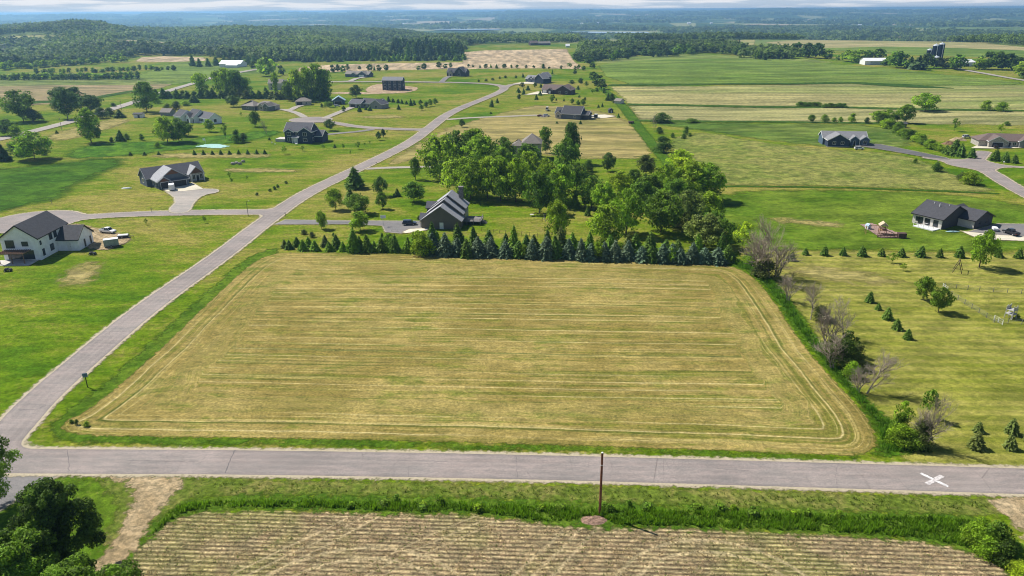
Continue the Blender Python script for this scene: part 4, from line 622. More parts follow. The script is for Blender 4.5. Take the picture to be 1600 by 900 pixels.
# poplars and dark pines by the pale house
plants([(465, 158, 48, 24, 'p', 'l'), (482, 156, 50, 17, 'p', 'l'), (496, 156, 55, 25, 'p', 'l'), (511, 156, 46, 20, 'p', 'g'), (432, 151, 37, 11, 'p', 'l'), (453, 157, 30, 18, 'p', 'g'), (316, 151, 36, 24, 'p', 'l'), (343, 149, 37, 17, 'p', 'l'), (356, 151, 43, 20, 'p', 'l'), (370, 151, 40, 26, 'p', 'g'), (385, 151, 30, 18, 'p', 'g'), (416, 119, 28, 27, 'r', 'l'), (397, 108, 12, 12, 'r', 'k'), (440, 117, 14, 10, 'r', 'k')], 'poplars above the pine row')
for xx in list(range(245, 452, 10)) + list(range(455, 520, 11)): plant(xx + random.uniform(-2, 2), 153 + (1.5 if xx > 420 else 0) + random.uniform(0, 1.5), random.uniform(12, 18) + (5 if xx > 440 else 0), random.uniform(11, 15), 's', random.choice('kkn'), 'dark spruces in the long row', 'below the poplars', low=True)
# pine plantation
for i in range(70):
    xx = 612 + i * 1.6 + random.uniform(-1, 1); vv = 91 - 10 * random.random() + (2 if xx > 700 else 0); plant(xx, vv, random.uniform(20, 25), random.uniform(9, 12), 'j', random.choice('qqk'), 'pines of the plantation', 'in the pine plantation')
for i in range(40): plant(475 + i * 6.4 + random.uniform(-2, 2), 97 - i * .06 + random.uniform(-1.5, .5), random.uniform(7, 12), random.uniform(6, 9), 's', random.choice('kqg'), 'spruces at the foot of the plantation', 'fronting the plantation')
for i in range(44): plant(426 + i * 4.1 + random.uniform(-3, 3), 96 - random.random() * 5 - i * .04, random.uniform(13, 21), random.uniform(8, 11), 'j', random.choice('qqk'), 'pines before the wooded hill', 'before the wooded hill')
for i in range(24): plant(300 + i * 12.5 + random.uniform(-3, 3), 104 - i * .35 + random.uniform(-1, 1) - (6 if i > 10 else 0), random.uniform(13, 20), random.uniform(9, 13), 'j', random.choice('qkk'), 'dark pines beside the far white barn', 'beside the barn')
# scrub lines at the far left
for i in range(30): plant(2 + i * 7.3 + random.uniform(-2, 2), 125 - i * .05 + random.uniform(-.6, .6), random.uniform(8, 12), random.uniform(9, 14), 'b', random.choice('llggk'), 'bushes of the western scrub line', 'in the scrub line')
for i in range(26): plant(60 + i * 8.4 + random.uniform(-3, 3), 115 - i * .22 + random.uniform(-1.5, 1.5), random.uniform(5, 9), random.uniform(6, 11), 'b', random.choice('lgkk'), 'bushes of the western scrub line', 'in the broken scrub')
for i in range(26): plant(5 + i * 7.5 + random.uniform(-3, 3), 109 - i * .55 + random.uniform(-1.5, 1.5), random.uniform(7, 12), random.uniform(9, 14), 'r', random.choice('llg'), 'bushes of the western scrub line', 'at the western wood')
# trees of the farm on the right
plants([(1245, 88, 20, 22, 'r', 'k'), (1262, 90, 22, 22, 'r', 'k'), (1276, 91, 22, 20, 'r', 'k'), (1293, 92, 14, 16, 'r', 'g'), (1310, 94, 8, 10, 'b', 'l'), (1325, 96, 17, 22, 'r', 'l'), (1340, 98, 19, 26, 'r', 'l'), (1356, 93, 14, 16, 'r', 'g'), (1372, 93, 16, 20, 'r', 'g'), (1383, 103, 10, 14, 'b', 'g'), (1401, 106, 25, 30, 'r', 'g'), (1422, 107, 19, 14, 'j', 'k'), (1434, 109, 21, 22, 's', 'q'), (1447, 107, 23, 18, 'r', 'k'), (1466, 107, 16, 18, 'r', 'n'), (1480, 107, 16, 18, 'r', 'n'), (1495, 109, 23, 24, 'r', 'g'), (1530, 109, 18, 20, 'b', 'l'), (1542, 108, 26, 24, 'r', 'k'), (1558, 109, 27, 24, 'r', 'k'), (1574, 109, 24, 22, 'r', 'k'), (1587, 110, 20, 18, 'r', 'k'), (1598, 121, 24, 26, 'r', 'l'), (1602, 123, 14, 20, 'b', 'k')], 'trees round the silo farm', 'by the silo farm')
for i in range(46): plant(985 + i * 5.4 + random.uniform(-3, 3), 85 + 3.5 * math.sin(i * .2) + random.uniform(-2, 2) + (4 if i > 36 else 0), random.uniform(9, 16), random.uniform(9, 15), 'r', random.choice('kkgk'), 'trees of the long tree belt', 'in the tree belt')
for i in range(26): plant(899 + i * 3.4 + random.uniform(-2, 2), 97 - abs(i - 5) * .3 + random.uniform(-4, 1), random.uniform(9, 15), random.uniform(8, 13), 'r', random.choice('kkgk'), 'trees of the corner copse', 'in the field copse')
# foreground trees at the lower left
def front_tree(p, H, W, seed, n, hue, label, base=.16, prof='round'):
    r = empty('leafy_tree', p); c = link('crown', crown_mesh('front_crown', prof, seed, 110, n, .0115, base, .098, .32), r); c.scale = (W, W, H); col = HUE[hue][0]; c.color = (*col, 1)
    t = link('trunk', TRUNK['m'], r); t.scale = (H * .9, H * .9, H); tag(r, label, 'tree', 'big trees in the near corner'); return r
front_tree(P(106, 908), 15.0, 11.4, 301, 40000, 'k', 'large dark leafy tree beside the dirt track, its crown below the main road', .10, 'ragged')
front_tree(P(30, 985), 13.5, 13.0, 302, 44000, 'g', 'spreading leafy tree in the near corner below the largest dark tree', .12)
front_tree(P(150, 1010), 11.6, 11.5, 303, 34000, 'g', 'dark leafy tree cut by the bottom edge between dirt track and spreading tree', .12)
front_tree(P(-30, 805), 13.5, 10.5, 304, 26000, 'g', 'leafy tree at the picture edge whose outer branches hang over the side lane', .2)
plants([(1552, 866, 46, 44, 'b', 'g'), (1528, 852, 38, 36, 'b', 'l'), (1540, 872, 30, 34, 'b', 'l'), (1566, 880, 34, 36, 'b', 'k'), (1585, 872, 22, 28, 'b', 'g'), (1512, 846, 20, 30, 'b', 'l'), (1592, 900, 20, 34, 'b', 'y')], 'bushes at the end of the ditch', 'at the end of the grassy ditch')
# ------------------------------------------------------------------ houses
def roof_mat(name, c):
    t = T(name); a = t.noise(1.3, 5, .7); b = t.noise(7, 3, .7); return t.out(t.mix(t.step(t.math('ADD', t.math('MULTIPLY', a, .5), t.math('MULTIPLY', b, .5)), .3, .7), tuple(x * .72 for x in c), tuple(x * 1.3 for x in c)), .85, spec=.3)
def siding_mat(name, c, period=.2):
    t = T(name); z = t.xyz(t.n('ShaderNodeTexCoord').outputs['Object'])[2]; f = t.step(t.math('FRACT', t.math('DIVIDE', z, period)), .0, .16); n = t.noise(.8, 4, .6)
    c1 = t.mix(t.step(n, .3, .7), tuple(x * .9 for x in c), tuple(min(1, x * 1.06) for x in c)); return t.out(t.mix(f, tuple(x * .62 for x in c), c1), .75, spec=.3)
R_DARK = roof_mat('dark_shingle', (.055, .055, .062)); R_GREY = roof_mat('grey_shingle', (.19, .19, .197)); R_LIGHT = roof_mat('light_grey_shingle', (.30, .30, .31)); R_SLATE = roof_mat('slate_shingle', (.085, .085, .098)); R_BROWN = roof_mat('brown_shingle', (.135, .098, .085)); R_TAN = roof_mat('tan_shingle', (.20, .175, .15))
S_WHITE = siding_mat('white_siding', (.84, .85, .86)); S_NAVY = siding_mat('navy_siding', (.030, .045, .075)); S_BLUE = siding_mat('blue_siding', (.075, .115, .165)); S_GREY = siding_mat('grey_siding', (.26, .26, .26)); S_BROWN = siding_mat('taupe_siding', (.135, .118, .105))
S_CHAR = siding_mat('charcoal_siding', (.060, .060, .064)); S_CREAM = siding_mat('cream_siding', (.60, .56, .50)); S_SAGE = siding_mat('sage_siding', (.13, .15, .14)); S_DKBROWN = siding_mat('dark_brown_siding', (.075, .050, .042)); S_SLATE = siding_mat('slate_siding', (.10, .12, .15)); S_CEDAR = siding_mat('cedar_siding', (.16, .075, .045)); S_STONE = plain('tan_stone', (.42, .38, .33), .9, sc=3, var=.3)
TRIM = plain('white_trim', (.70, .70, .70), .6, var=.05); TRIMG = plain('grey_trim', (.36, .37, .39), .6, var=.06); BLACKTRIM = plain('black_trim', (.02, .02, .022), .5, var=.1)
tg = T('window_glass'); GLASS = tg.out((.025, .032, .040), .08, spec=.6); GDOOR_W = plain('white_door', (.72, .72, .70), .6, var=.05); GDOOR_B = plain('dark_door', (.030, .026, .024), .6); WOOD = plain('brown_wood', (.20, .115, .070), .85, sc=3, var=.3); DECK = plain('grey_deck', (.20, .185, .175), .85, sc=3); BRICK = plain('chimney_stone', (.19, .175, .165), .9, sc=3, var=.3); METALW = plain('white_metal', (.74, .74, .73), .45, var=.05); CONC = plain('pale_concrete', (.50, .47, .42), .9)
class House:
    def __init__(s, A, label, xto=None, yto=None, name='house', cat='house', group='houses of the settlement', rise=0.0, ang=None, tall=1.14):
        o = P(*A)
        if ang is not None: a = ang
        elif xto: d = P(*xto) - o; a = math.atan2(d[1], d[0])
        else: d = P(*yto) - o; a = math.atan2(d[1], d[0]) - math.pi / 2
        s.o = o; s.a = a; s.r = empty(name, o, a, z_at(o) + rise); s.r.scale.z = tall; tag(s.r, label, cat, group); s.walls = {}; s.roofs = {}; s.trim = MB()
    def G(s, x, y): c, n = math.cos(s.a), math.sin(s.a); return s.o + np.array((c * x - n * y, n * x + c * y))
    def wing(s, x0, x1, y0, y1, h, ridge, pitch, wall, roof, kind='gable', ov=.5, zb=-1.2, trim=True, shift=0.0):
        w = s.walls.setdefault(wall.name, (MB(), wall))[0]; r = s.roofs.setdefault(roof.name, (MB(), roof))[0]; t = .22
        if kind == 'gable':
            a0, a1, b0, b1 = (x0, x1, y0, y1) if ridge == 'y' else (y0, y1, x0, x1); m = (a0 + a1) / 2 + shift; rise = (m - a0) * pitch; p2 = rise / (a1 - m); ax = ridge
            w.prism([(a0, zb), (a1, zb), (a1, h), (m, h + rise), (a0, h)], b0, b1, ax); e = .04
            for sg, aa, pp in ((-1, a0, pitch), (1, a1, p2)):
                ea = aa + sg * ov; ez = h - ov * pp + e; rz = h + rise + e; r.prism([(m, rz), (ea, ez), (ea, ez + t), (m, rz + t)], b0 - ov * .8, b1 + ov * .8, ax)
                if trim:
                    for bb, sgn in ((b0 - ov * .8, -1), (b1 + ov * .8, 1)): s.trim.prism([(m, rz - .12), (ea, ez - .12), (ea, ez + t + .03), (m, rz + t + .03)], bb + sgn * .003, bb + sgn * .07, ax)
            if trim:
                for sg, aa, pp in ((-1, a0, pitch), (1, a1, p2)):
                    ea = aa + sg * (ov + .003); ez = h - ov * pp + e; q = [(ea, ez - .06), (ea + sg * .07, ez - .06), (ea + sg * .07, ez + t), (ea, ez + t)]; s.trim.prism(q, b0 - ov * .8, b1 + ov * .8, ax)
        else:
            w.box(x0, x1, y0, y1, zb, h); X0, X1, Y0, Y1 = x0 - ov, x1 + ov, y0 - ov, y1 + ov; e = h - ov * pitch + .05
            if ridge == 'x': d = (Y1 - Y0) / 2; z = e + d * pitch; R = [(X0 + d, (Y0 + Y1) / 2, z), (X1 - d, (Y0 + Y1) / 2, z)]; F = [(0, 1, 5, 4), (2, 3, 4, 5), (1, 2, 5), (3, 0, 4)]
            else: d = (X1 - X0) / 2; z = e + d * pitch; R = [((X0 + X1) / 2, Y0 + d, z), ((X0 + X1) / 2, Y1 - d, z)]; F = [(1, 2, 5, 4), (3, 0, 4, 5), (0, 1, 4), (2, 3, 5)]
            r.add([(X0, Y0, e), (X1, Y0, e), (X1, Y1, e), (X0, Y1, e)] + R + [(X0, Y0, e - .2), (X1, Y0, e - .2), (X1, Y1, e - .2), (X0, Y1, e - .2)], F + [(6, 7, 1, 0), (7, 8, 2, 1), (8, 9, 3, 2), (9, 6, 0, 3), (9, 8, 7, 6)])
    def face(s, mb, f, c, a, z, w, h, d0, d1):
        """box on a wall face: f in 'fblr', c the wall plane, a the centre along it"""
        if f == 'f': mb.box(a - w / 2, a + w / 2, c - d1, c - d0, z, z + h)
        elif f == 'b': mb.box(a - w / 2, a + w / 2, c + d0, c + d1, z, z + h)
        elif f == 'l': mb.box(c - d1, c - d0, a - w / 2, a + w / 2, z, z + h)
        else: mb.box(c + d0, c + d1, a - w / 2, a + w / 2, z, z + h)
    def win(s, f, c, a, z, w=1.2, h=1.4, fr=None, bars=1):
        m = MB(); s.face(m, f, c, a, z, w, h, -.05, .03); o = m.build('window', GLASS, s.r); g = MB(); b = .10
        for aa, zz, ww, hh in ((a, z - b, w + 2 * b, b), (a, z + h, w + 2 * b, b), (a - w / 2 - b / 2, z, b, h), (a + w / 2 + b / 2, z, b, h)): s.face(g, f, c, aa, zz, ww, hh, -.03, .07)
        for k in range(bars): s.face(g, f, c, a - w / 2 + w * (k + 1) / (bars + 1), z, .06, h, .031, .06)
        g.build('frame', fr or TRIM, o)
    def door(s, f, c, a, z=0, w=1.0, h=2.1, mat=None, name='door'):
        m = MB(); s.face(m, f, c, a, z, w, h, -.05, .05)
        if name == 'garage_door':
            for k in range(1, 4): s.face(m, f, c, a, z + h * k / 4 - .03, w - .1, .06, .051, .075)
        o = m.build(name, mat or GDOOR_W, s.r); g = MB(); b = .12
        for aa, zz, ww, hh in ((a, z + h, w + 2 * b, b), (a - w / 2 - b / 2, z, b, h), (a + w / 2 + b / 2, z, b, h)): s.face(g, f, c, aa, zz, ww, hh, -.03, .09)
        g.build('door_frame', TRIM, o)
        if name == 'door': k = MB(); s.face(k, f, c, a + w * .36, z + 1.0, .08, .12, .051, .1); k.build('handle', BLACKTRIM, o)
    def part(s, name, mb, mat, **k): return mb.build(name, mat, s.r, **k)
    def done(s, phrase=None, trim=None, at=(6, 4)):
        for mb, m in s.walls.values(): mb.build('wall', m, s.r)
        for mb, m in s.roofs.values(): mb.build('roof', m, s.r)
        if s.trim.v: s.trim.build('roof_trim', trim or TRIM, s.r)
        if phrase: LANDMARKS.append((s.G(*at), phrase))
        return s
# white two storey farmhouse
h = House((8, 407), 'white two storey farmhouse with black roof and wooden pergola beside the side lane', xto=(63, 406.5)); Wd = 10.8; Ln = 16.5
h.wing(0, Wd, 0, Ln, 6.0, 'y', .62, S_WHITE, R_DARK); h.wing(Wd - 2, Wd + 6.5, 9.5, 18.5, 3.1, 'x', .62, S_WHITE, R_DARK)
h.win('f', 0, 2.6, 3.4, 2.4, 2.0, BLACKTRIM); h.win('f', 0, 7.0, 3.9, 1.7, 1.1, BLACKTRIM); h.win('f', 0, 5.2, .3, 7.6, 2.3, BLACKTRIM, 3)
for a, z, w_, hh in ((1.4, 3.9, .7, .9), (7.0, 3.9, 1.5, 1.5), (9.6, 3.9, 1.5, 1.5), (2.0, .8, 1.0, 1.7), (6.6, 1.0, 1.8, 1.6)): h.win('r', Wd, a, z, w_, hh, BLACKTRIM)
h.door('f', 9.5, Wd + 3.6, 0, 1.0, 2.1); h.door('r', Wd + 6.5, 13.2, 0, 1.0, 2.2, BLACKTRIM); h.door('r', Wd + 6.5, 16.8, 0, 1.0, 2.2, BLACKTRIM); h.win('l', 0, 6, 3.8, 1.5, 1.4, BLACKTRIM); h.win('l', 0, 11, .9, 1.5, 1.4, BLACKTRIM)
b = MB().box(-1.5, Wd - .8, -5.2, -.06, -.6, .12); h.part('patio', b, CONC)
b = MB(); b.box(.8, 8.4, -4.2, -.3, 2.75, 2.87)
for x in np.arange(.9, 8.4, .62): b.box(x, x + .12, -4.5, -.1, 2.875, 3.03)
h.part('pergola_roof', b, WOOD)
for x in (1.0, 4.6, 8.1): h.part('post', MB().box(x, x + .18, -4.1, -3.92, .1, 2.75), WOOD)
h.done('white farmhouse', BLACKTRIM, (5, 6))
# triple gabled grey house
h = House((248, 296), 'slate grey house with three brown gables and a dark double garage', xto=(293, 289)); G_ = h
h.wing(0, 13.0, 0, 9.5, 3.0, 'y', .60, S_SLATE, R_LIGHT); h.wing(0, 4.9, -.9, 3, 2.9, 'y', .62, S_SLATE, R_LIGHT); h.wing(-2, 22, 8.5, 18.5, 3.1, 'x', .62, S_SLATE, R_SLATE); h.wing(15.2, 21.4, 5.6, 12, 3.0, 'y', .82, S_STONE, R_LIGHT)
h.wing(4.9, 12.6, -1.1, .9, 2.7, 'x', .35, S_SLATE, R_SLATE)
h.door('f', -.9, 2.5, 0, 3.2, 2.5, GDOOR_B, 'garage_door'); h.door('f', -1.1, 8.6, 0, 5.6, 2.5, GDOOR_B, 'garage_door')
for cx, y, z0, ww, hh in ((2.45, -.93, 2.75, 4.4, 1.25), (6.5, -.03, 5.0, 5.6, 1.65), (18.3, 5.57, 3.2, 5.4, 2.2)): h.part('gable_siding', MB().prism([(cx - ww / 2, z0), (cx + ww / 2, z0), (cx, z0 + hh)], y - .03, y + .1), S_CEDAR)
h.win('l', 0, 3, 1.0, 1.0, 1.2); h.win('l', 0, 7, 1.0, 1.0, 1.2); h.win('f', 5.6, 17, .8, 1.1, 1.8); h.door('f', 5.6, 18.6, 0, 1.1, 2.3, GDOOR_B); h.win('f', 5.6, 20.2, .8, 1.1, 1.8); h.win('l', -2, 13.5, 1.0, 2.0, 1.5)
for x in (15.5, 21.0): h.part('post', MB().box(x - .2, x + .2, 4.2, 4.6, 0, 3.0), TRIM)
h.done('triple gabled house', TRIMG, (9, 8))
# taupe house before the grove
h = House((659, 357.5), 'taupe gabled house stepping back in three tall sections, chimney at its far end', xto=(722, 358.5), tall=1.04); Wd = 13.4
h.wing(0, Wd, 0, 5.2, 2.9, 'y', .68, S_BROWN, R_LIGHT); h.wing(.9, Wd - .3, 5.3, 9.5, 4.0, 'y', .74, S_BROWN, R_LIGHT); h.wing(1.6, Wd - .2, 9.6, 17, 4.9, 'y', .72, S_BROWN, R_LIGHT); h.wing(-.7, 6, 1.4, 5.0, 3.0, 'x', .75, S_BROWN, R_SLATE, trim=False); h.wing(-.4, 6, 10.5, 14.5, 4.6, 'x', .75, S_BROWN, R_SLATE, trim=False)
h.door('f', 0, 6.9, 0, 1.1, 2.15); h.door('l', 0, 1.3, 0, 2.0, 2.2, GDOOR_W, 'garage_door'); h.door('l', -.7, 4.8, 0, 3.6, 2.3, GDOOR_W, 'garage_door')
for a in (6.5, 8.3): h.win('r', Wd - .3, a, 1.0, 1.2, 1.5)
for a in (11, 13.4, 15.6): h.win('r', Wd - .2, a, 1.0, 1.4, 1.8); h.win('r', Wd - .2, a, 3.3, 1.1, 1.0)
ch = MB().box(Wd - 3.2, Wd - 1.7, 15, 16.5, 4, 10.6); ch.box(Wd - 3.35, Wd - 1.55, 14.85, 16.65, 10.6, 10.85); h.part('chimney', ch, BRICK)
d = MB().box(Wd + .25, Wd + 6.0, 5.5, 12.5, 1.25, 1.45)
for x, y in ((Wd + 1.2, 5.7), (Wd + 5.8, 5.7), (Wd + 5.8, 12.3), (Wd + 5.8, 9), (Wd + 3.4, 5.7)): d.box(x - .1, x + .1, y - .1, y + .1, -.6, 2.4)
for k in range(3): d.box(Wd + .7, Wd + 5.9, 5.6, 5.68, 1.7 + .28 * k, 1.78 + .28 * k); d.box(Wd + 5.82, Wd + 5.9, 5.6, 12.4, 1.7 + .28 * k, 1.78 + .28 * k)
for k in range(6): d.box(Wd + 6.0 + .3 * k, Wd + 6.3 + .3 * k, 8, 9.4, -.3, 1.25 - .2 * k)
h.part('deck', d, DECK); h.done('taupe house', BRICK, (7, 8))
# charcoal ranch on the right
h = House((1470.5, 359), 'charcoal roofed ranch house with a pale side wall and a deck of furniture', yto=(1424.5, 347.5), tall=1.07); L2 = np.linalg.norm(P(1424.5, 347.5) - P(1470.5, 359))
h.wing(0, 15.5, 0, L2, 3.3, 'y', .42, S_CHAR, R_DARK, ov=.6); h.wing(9.4, 20.4, -5.6, 2, 2.9, 'y', .40, S_CHAR, R_DARK, ov=.6); h.wing(9, 21.5, 2.5, 9, 2.9, 'x', .45, S_CHAR, R_DARK, ov=.6); h.wing(10, 18.5, 9.5, 14.5, 2.9, 'x', .45, S_CHAR, R_DARK, ov=.6)
h.part('side_wall_cladding', MB().box(-.06, -.005, .1, L2 - .1, -.8, 3.0), S_CREAM); h.part('side_wall_cladding', MB().box(9.34, 9.395, -5.5, -.05, -.6, 2.6), S_CREAM)
for a in (2.2, 5.0, 7.5): h.win('l', -.06, a, .6, 1.5, 1.9, BLACKTRIM)
for a in (L2 - 2, L2 - 5.2): h.win('l', -.06, a, 1.2, 1.4, 1.2, BLACKTRIM)
h.win('l', -.06, L2 - 2, -.7, 1.6, 1.0, BLACKTRIM); h.win('f', -5.6, 12.4, 1.4, .9, .6, BLACKTRIM); h.win('f', -5.6, 16.8, 1.4, .9, .6, BLACKTRIM); h.door('r', 20.4, -2.5, 0, 4.8, 2.4, GDOOR_W, 'garage_door')
d = MB().box(-4.2, -.1, .4, 7.5, .0, .25)
for k in range(5): d.box(-4.2, -4.12, .4 + 1.7 * k, .55 + 1.7 * k, .25, 1.2)
d.box(-4.22, -4.1, .4, 7.5, 1.2, 1.3); h.part('deck', d, METALW)
for x, y in ((6.5, L2 - 3), (5.5, L2 - 5.5), (6.9, 2.5)): h.part('roof_vent', MB().tube((x, y, 5.2), (x, y, 6.7), .15, .15, 8), METALW)
h.done('charcoal ranch house', BLACKTRIM, (7, 6))
# blue house by the dark driveway
h = House((1293, 229.5), 'blue grey house with a row of gables at the end of a black driveway', xto=(1331, 230)); s_ = 1
h.wing(0, 11, 0, 8.5, 3.2, 'y', .50, S_NAVY, R_GREY); h.wing(-1, 22, 8, 18, 3.3, 'x', .48, S_BLUE, R_GREY); h.wing(13, 17, 5.6, 12, 3.1, 'y', .7, S_BLUE, R_GREY); h.wing(18, 22.5, 4.8, 12, 3.1, 'y', .6, S_BLUE, R_GREY)
for a in (3.2, 7.4): h.win('f', 0, a, 1.3, 1.5, 1.2)
h.door('r', 11, 4.2, 0, 4.8, 2.4, GDOOR_W, 'garage_door'); h.door('f', 5.6, 15, 0, 1.1, 2.2, GDOOR_B); h.win('f', 4.8, 20.2, .8, 1.8, 1.6)
for x in (12, 17.5): h.part('post', MB().box(x - .15, x + .15, 5, 5.3, 0, 3.0), TRIM)
h.part('foundation', MB().box(-.6, 11.3, -.25, -.02, -1.2, .3), CONC); h.done('blue gabled house', TRIM, (9, 8))
# brown roofed ranch at the picture edge
h = House((1531, 230), 'wide brown roofed ranch house with a dark garage above the turning circle', xto=(1600, 232))
h.wing(0, 30, 3, 15, 3.0, 'x', .42, S_STONE, R_BROWN, 'hip'); h.wing(4, 12.5, 0, 9, 3.0, 'y', .5, S_STONE, R_BROWN); h.wing(19, 26, 1.2, 9, 3.0, 'y', .5, S_GREY, R_BROWN)
h.door('f', 0, 8.2, 0, 5.2, 2.4, GDOOR_B, 'garage_door'); h.door('f', 3, 15, 0, 1.1, 2.2, GDOOR_B); h.win('f', 3, 17.2, .8, 1.6, 1.5); h.win('f', 1.2, 22.5, .8, 2.2, 1.6); h.done('brown roofed ranch', TRIM, (10, 6))
# navy two storey house
h = House((446, 222), 'navy two storey house with white windows and a terrace, below the round junction', xto=(497, 224))
h.wing(0, 15.5, 0, 11, 5.6, 'x', .62, S_NAVY, R_SLATE); h.wing(9, 16.5, -1.6, 9, 5.4, 'y', .55, S_NAVY, R_SLATE); h.wing(15.5, 21, 3, 12, 2.9, 'x', .5, S_NAVY, R_SLATE); h.wing(.6, 5.6, -1, 6, 5.3, 'y', .5, S_NAVY, R_SLATE)
h.wing(5.6, 9, -2.4, 1, 2.7, 'x', .3, S_NAVY, R_GREY)
for a, y in ((3.1, -1), (12.7, -1.6)): h.win('f', y, a, .7, 2.2, 1.6); h.win('f', y, a, 3.5, 2.2, 1.5)
h.win('f', 0, 7.3, 3.6, 1.6, 1.2); h.win('r', 16.5, 2, 3.6, 1.5, 1.6); h.win('r', 16.5, 1, .8, 1.5, 1.6); h.door('f', -2.4, 7.3, 0, 2.4, 2.2)
h.part('terrace', MB().box(-6, -.1, 0, 7, -.4, 1.5), CONC)
for x in (5.9, 8.7): h.part('post', MB().box(x - .15, x + .15, -3.6, -3.3, 0, 2.7), TRIM)
h.done('navy house', TRIM, (8, 5))
# white modern farmhouse
h = House((273, 190), 'low white farmhouse with charcoal roof and long side wing on the western lawn', xto=(290, 193))
h.wing(0, 10, 0, 10, 3.6, 'x', .6, S_WHITE, R_DARK, zb=-2); h.wing(8, 18, 5, 15, 3.6, 'x', .7, S_WHITE, R_DARK); h.wing(10.5, 16, 3, 9, 3.3, 'y', .7, S_WHITE, R_DARK); h.wing(17, 32, 8, 17, 3.3, 'x', .6, S_WHITE, R_SLATE)
h.win('f', 0, 3, 1.0, 1.4, 1.3, BLACKTRIM); h.win('f', 0, 7.2, .9, 1.6, 1.6, BLACKTRIM)
for a in (20, 22, 24): h.win('f', 8, a, 1.2, 1.2, 1.2, BLACKTRIM)
h.win('r', 32, 12.5, 1, 1.6, 1.6, BLACKTRIM); h.door('f', 5, 17, 0, 1.2, 2.2, GDOOR_B); h.door('f', 3, 13.2, 0, 2.4, 2.2, GDOOR_B); h.done('low white farmhouse', TRIM, (14, 8))
# hipped grey ranch
h = House((378, 171.5), 'grey hip roofed ranch house in front of the dark spruce row', xto=(400, 173)); h.wing(0, 12, 0, 10, 3.0, 'y', .5, S_SAGE, R_TAN, 'hip'); h.wing(9, 25, 4, 14, 3.0, 'x', .5, S_STONE, R_TAN, 'hip'); h.wing(15, 20, 2, 8, 3.0, 'y', .7, S_STONE, R_TAN); h.wing(20.5, 25.5, 1, 8, 3.2, 'y', .7, S_SAGE, R_TAN)
h.win('f', 0, 6, 1, 1.6, 1.3); h.door('r', 12, 2, 0, 2.6, 2.3, GDOOR_B, 'garage_door'); h.win('f', 2, 17.5, .7, 1.6, 1.7); h.win('f', 1, 23, .7, 1.6, 1.7); h.done('hip roofed ranch', TRIM, (12, 6))
h = House((462, 165), 'small tan garage with hipped roof beyond the grey ranch house', xto=(483, 164.5), name='garage', cat='garage'); h.wing(0, 11.5, 0, 8, 3.0, 'x', .5, S_STONE, R_TAN, 'hip'); h.door('f', 0, 3.2, 0, 4.6, 2.4, GDOOR_B, 'garage_door'); h.win('f', 0, 8.5, 1, 1.3, 1.2); h.done('hip roofed garage', None, (6, 3))
h = House((520, 163.5), 'small blue shed with a light blue roof and open front', xto=(537, 163), name='shed', cat='shed'); h.wing(0, 9.5, 0, 7, 2.8, 'y', .55, S_BLUE, roof_mat('blue_roof', (.30, .45, .58))); h.door('f', 0, 4.4, 0, 5.6, 2.3, GDOOR_B, 'garage_door'); h.done('blue shed', TRIM, (4, 3))
h = House((546, 168), 'pale grey ranch house with charcoal roof and two car garage beside the blue shed', xto=(566, 169)); h.wing(0, 11, 0, 9, 3.0, 'x', .5, S_GREY, R_SLATE); h.wing(9, 26, 3, 13, 3.2, 'x', .5, S_GREY, R_DARK); h.wing(20, 30, .5, 10, 3.2, 'y', .55, S_GREY, R_SLATE)
h.door('f', 0, 3.4, 0, 4.6, 2.3, GDOOR_B, 'garage_door'); h.door('f', 0, 8.4, 0, 2.6, 2.3, GDOOR_B, 'garage_door')
for a in (13, 16.5): h.win('f', 3, a, .8, 1.8, 1.6)
h.win('f', .5, 25, .8, 2, 1.6); h.done('pale grey ranch', TRIM, (14, 6))
h = House((598, 141), 'blue three storey box shaped house standing on bare soil', xto=(631.5, 141.5)); h.wing(0, 19, 0, 10, 8.0, 'x', .45, S_NAVY, R_GREY, zb=-1)
for z in (.5, 3.2, 5.8):
    for a in (2.5, 7, 12, 16.5): h.win('f', 0, a, z, 2.2, 1.5)
h.win('r', 19, 5, 3.2, 1.5, 1.5); h.done('blue three storey house', TRIM, (9, 5))
h = House((538, 120.5), 'long grey ranch house with a white double garage door along the upper road', xto=(580, 121)); h.wing(0, 31, 2, 12, 3.0, 'x', .5, S_SLATE, R_TAN); h.wing(18, 30, 0, 8, 3.0, 'y', .5, S_SLATE, R_TAN); h.wing(9, 15, .8, 8, 3.0, 'y', .5, S_SLATE, R_TAN); h.door('f', 0, 23, 0, 6.4, 2.5, GDOOR_W, 'garage_door'); h.win('f', .8, 12, .8, 1.8, 1.6); h.done('long grey ranch', TRIM, (15, 5))
h = House((697, 119), 'dark grey house with steep gables against the ploughed field', xto=(730, 120)); h.wing(0, 23, 2, 12, 3.6, 'x', .7, S_CHAR, R_DARK); h.wing(11, 22, 0, 10, 4.6, 'y', .75, S_CHAR, R_SLATE); h.wing(3, 8, 0, 8, 3.2, 'y', .8, S_STONE, R_DARK); h.win('f', 0, 16.5, .8, 3.0, 1.8); h.win('f', 0, 16.5, 4.0, 1.6, 1.4); h.door('f', 0, 5.5, 0, 1.4, 2.2, GDOOR_B); h.done('steep gabled house', TRIMG, (12, 5))
h = House((420, 140.5), 'tan house half hidden by poplars above the spruce row', xto=(455, 140)); h.wing(0, 13, 0, 10, 5.4, 'x', .55, S_CREAM, R_TAN); h.wing(12, 21, -1, 10, 5.0, 'y', .6, S_CREAM, R_TAN); h.wing(14, 26, 9, 22, 3.4, 'y', .5, S_CREAM, R_TAN); h.win('f', 0, 3, 3.4, 1.5, 1.4); h.win('f', 0, 3, .7, 1.5, 1.4); h.win('f', -1, 16.5, 3.2, 1.8, 1.5); h.done('tan house', TRIM, (10, 5))
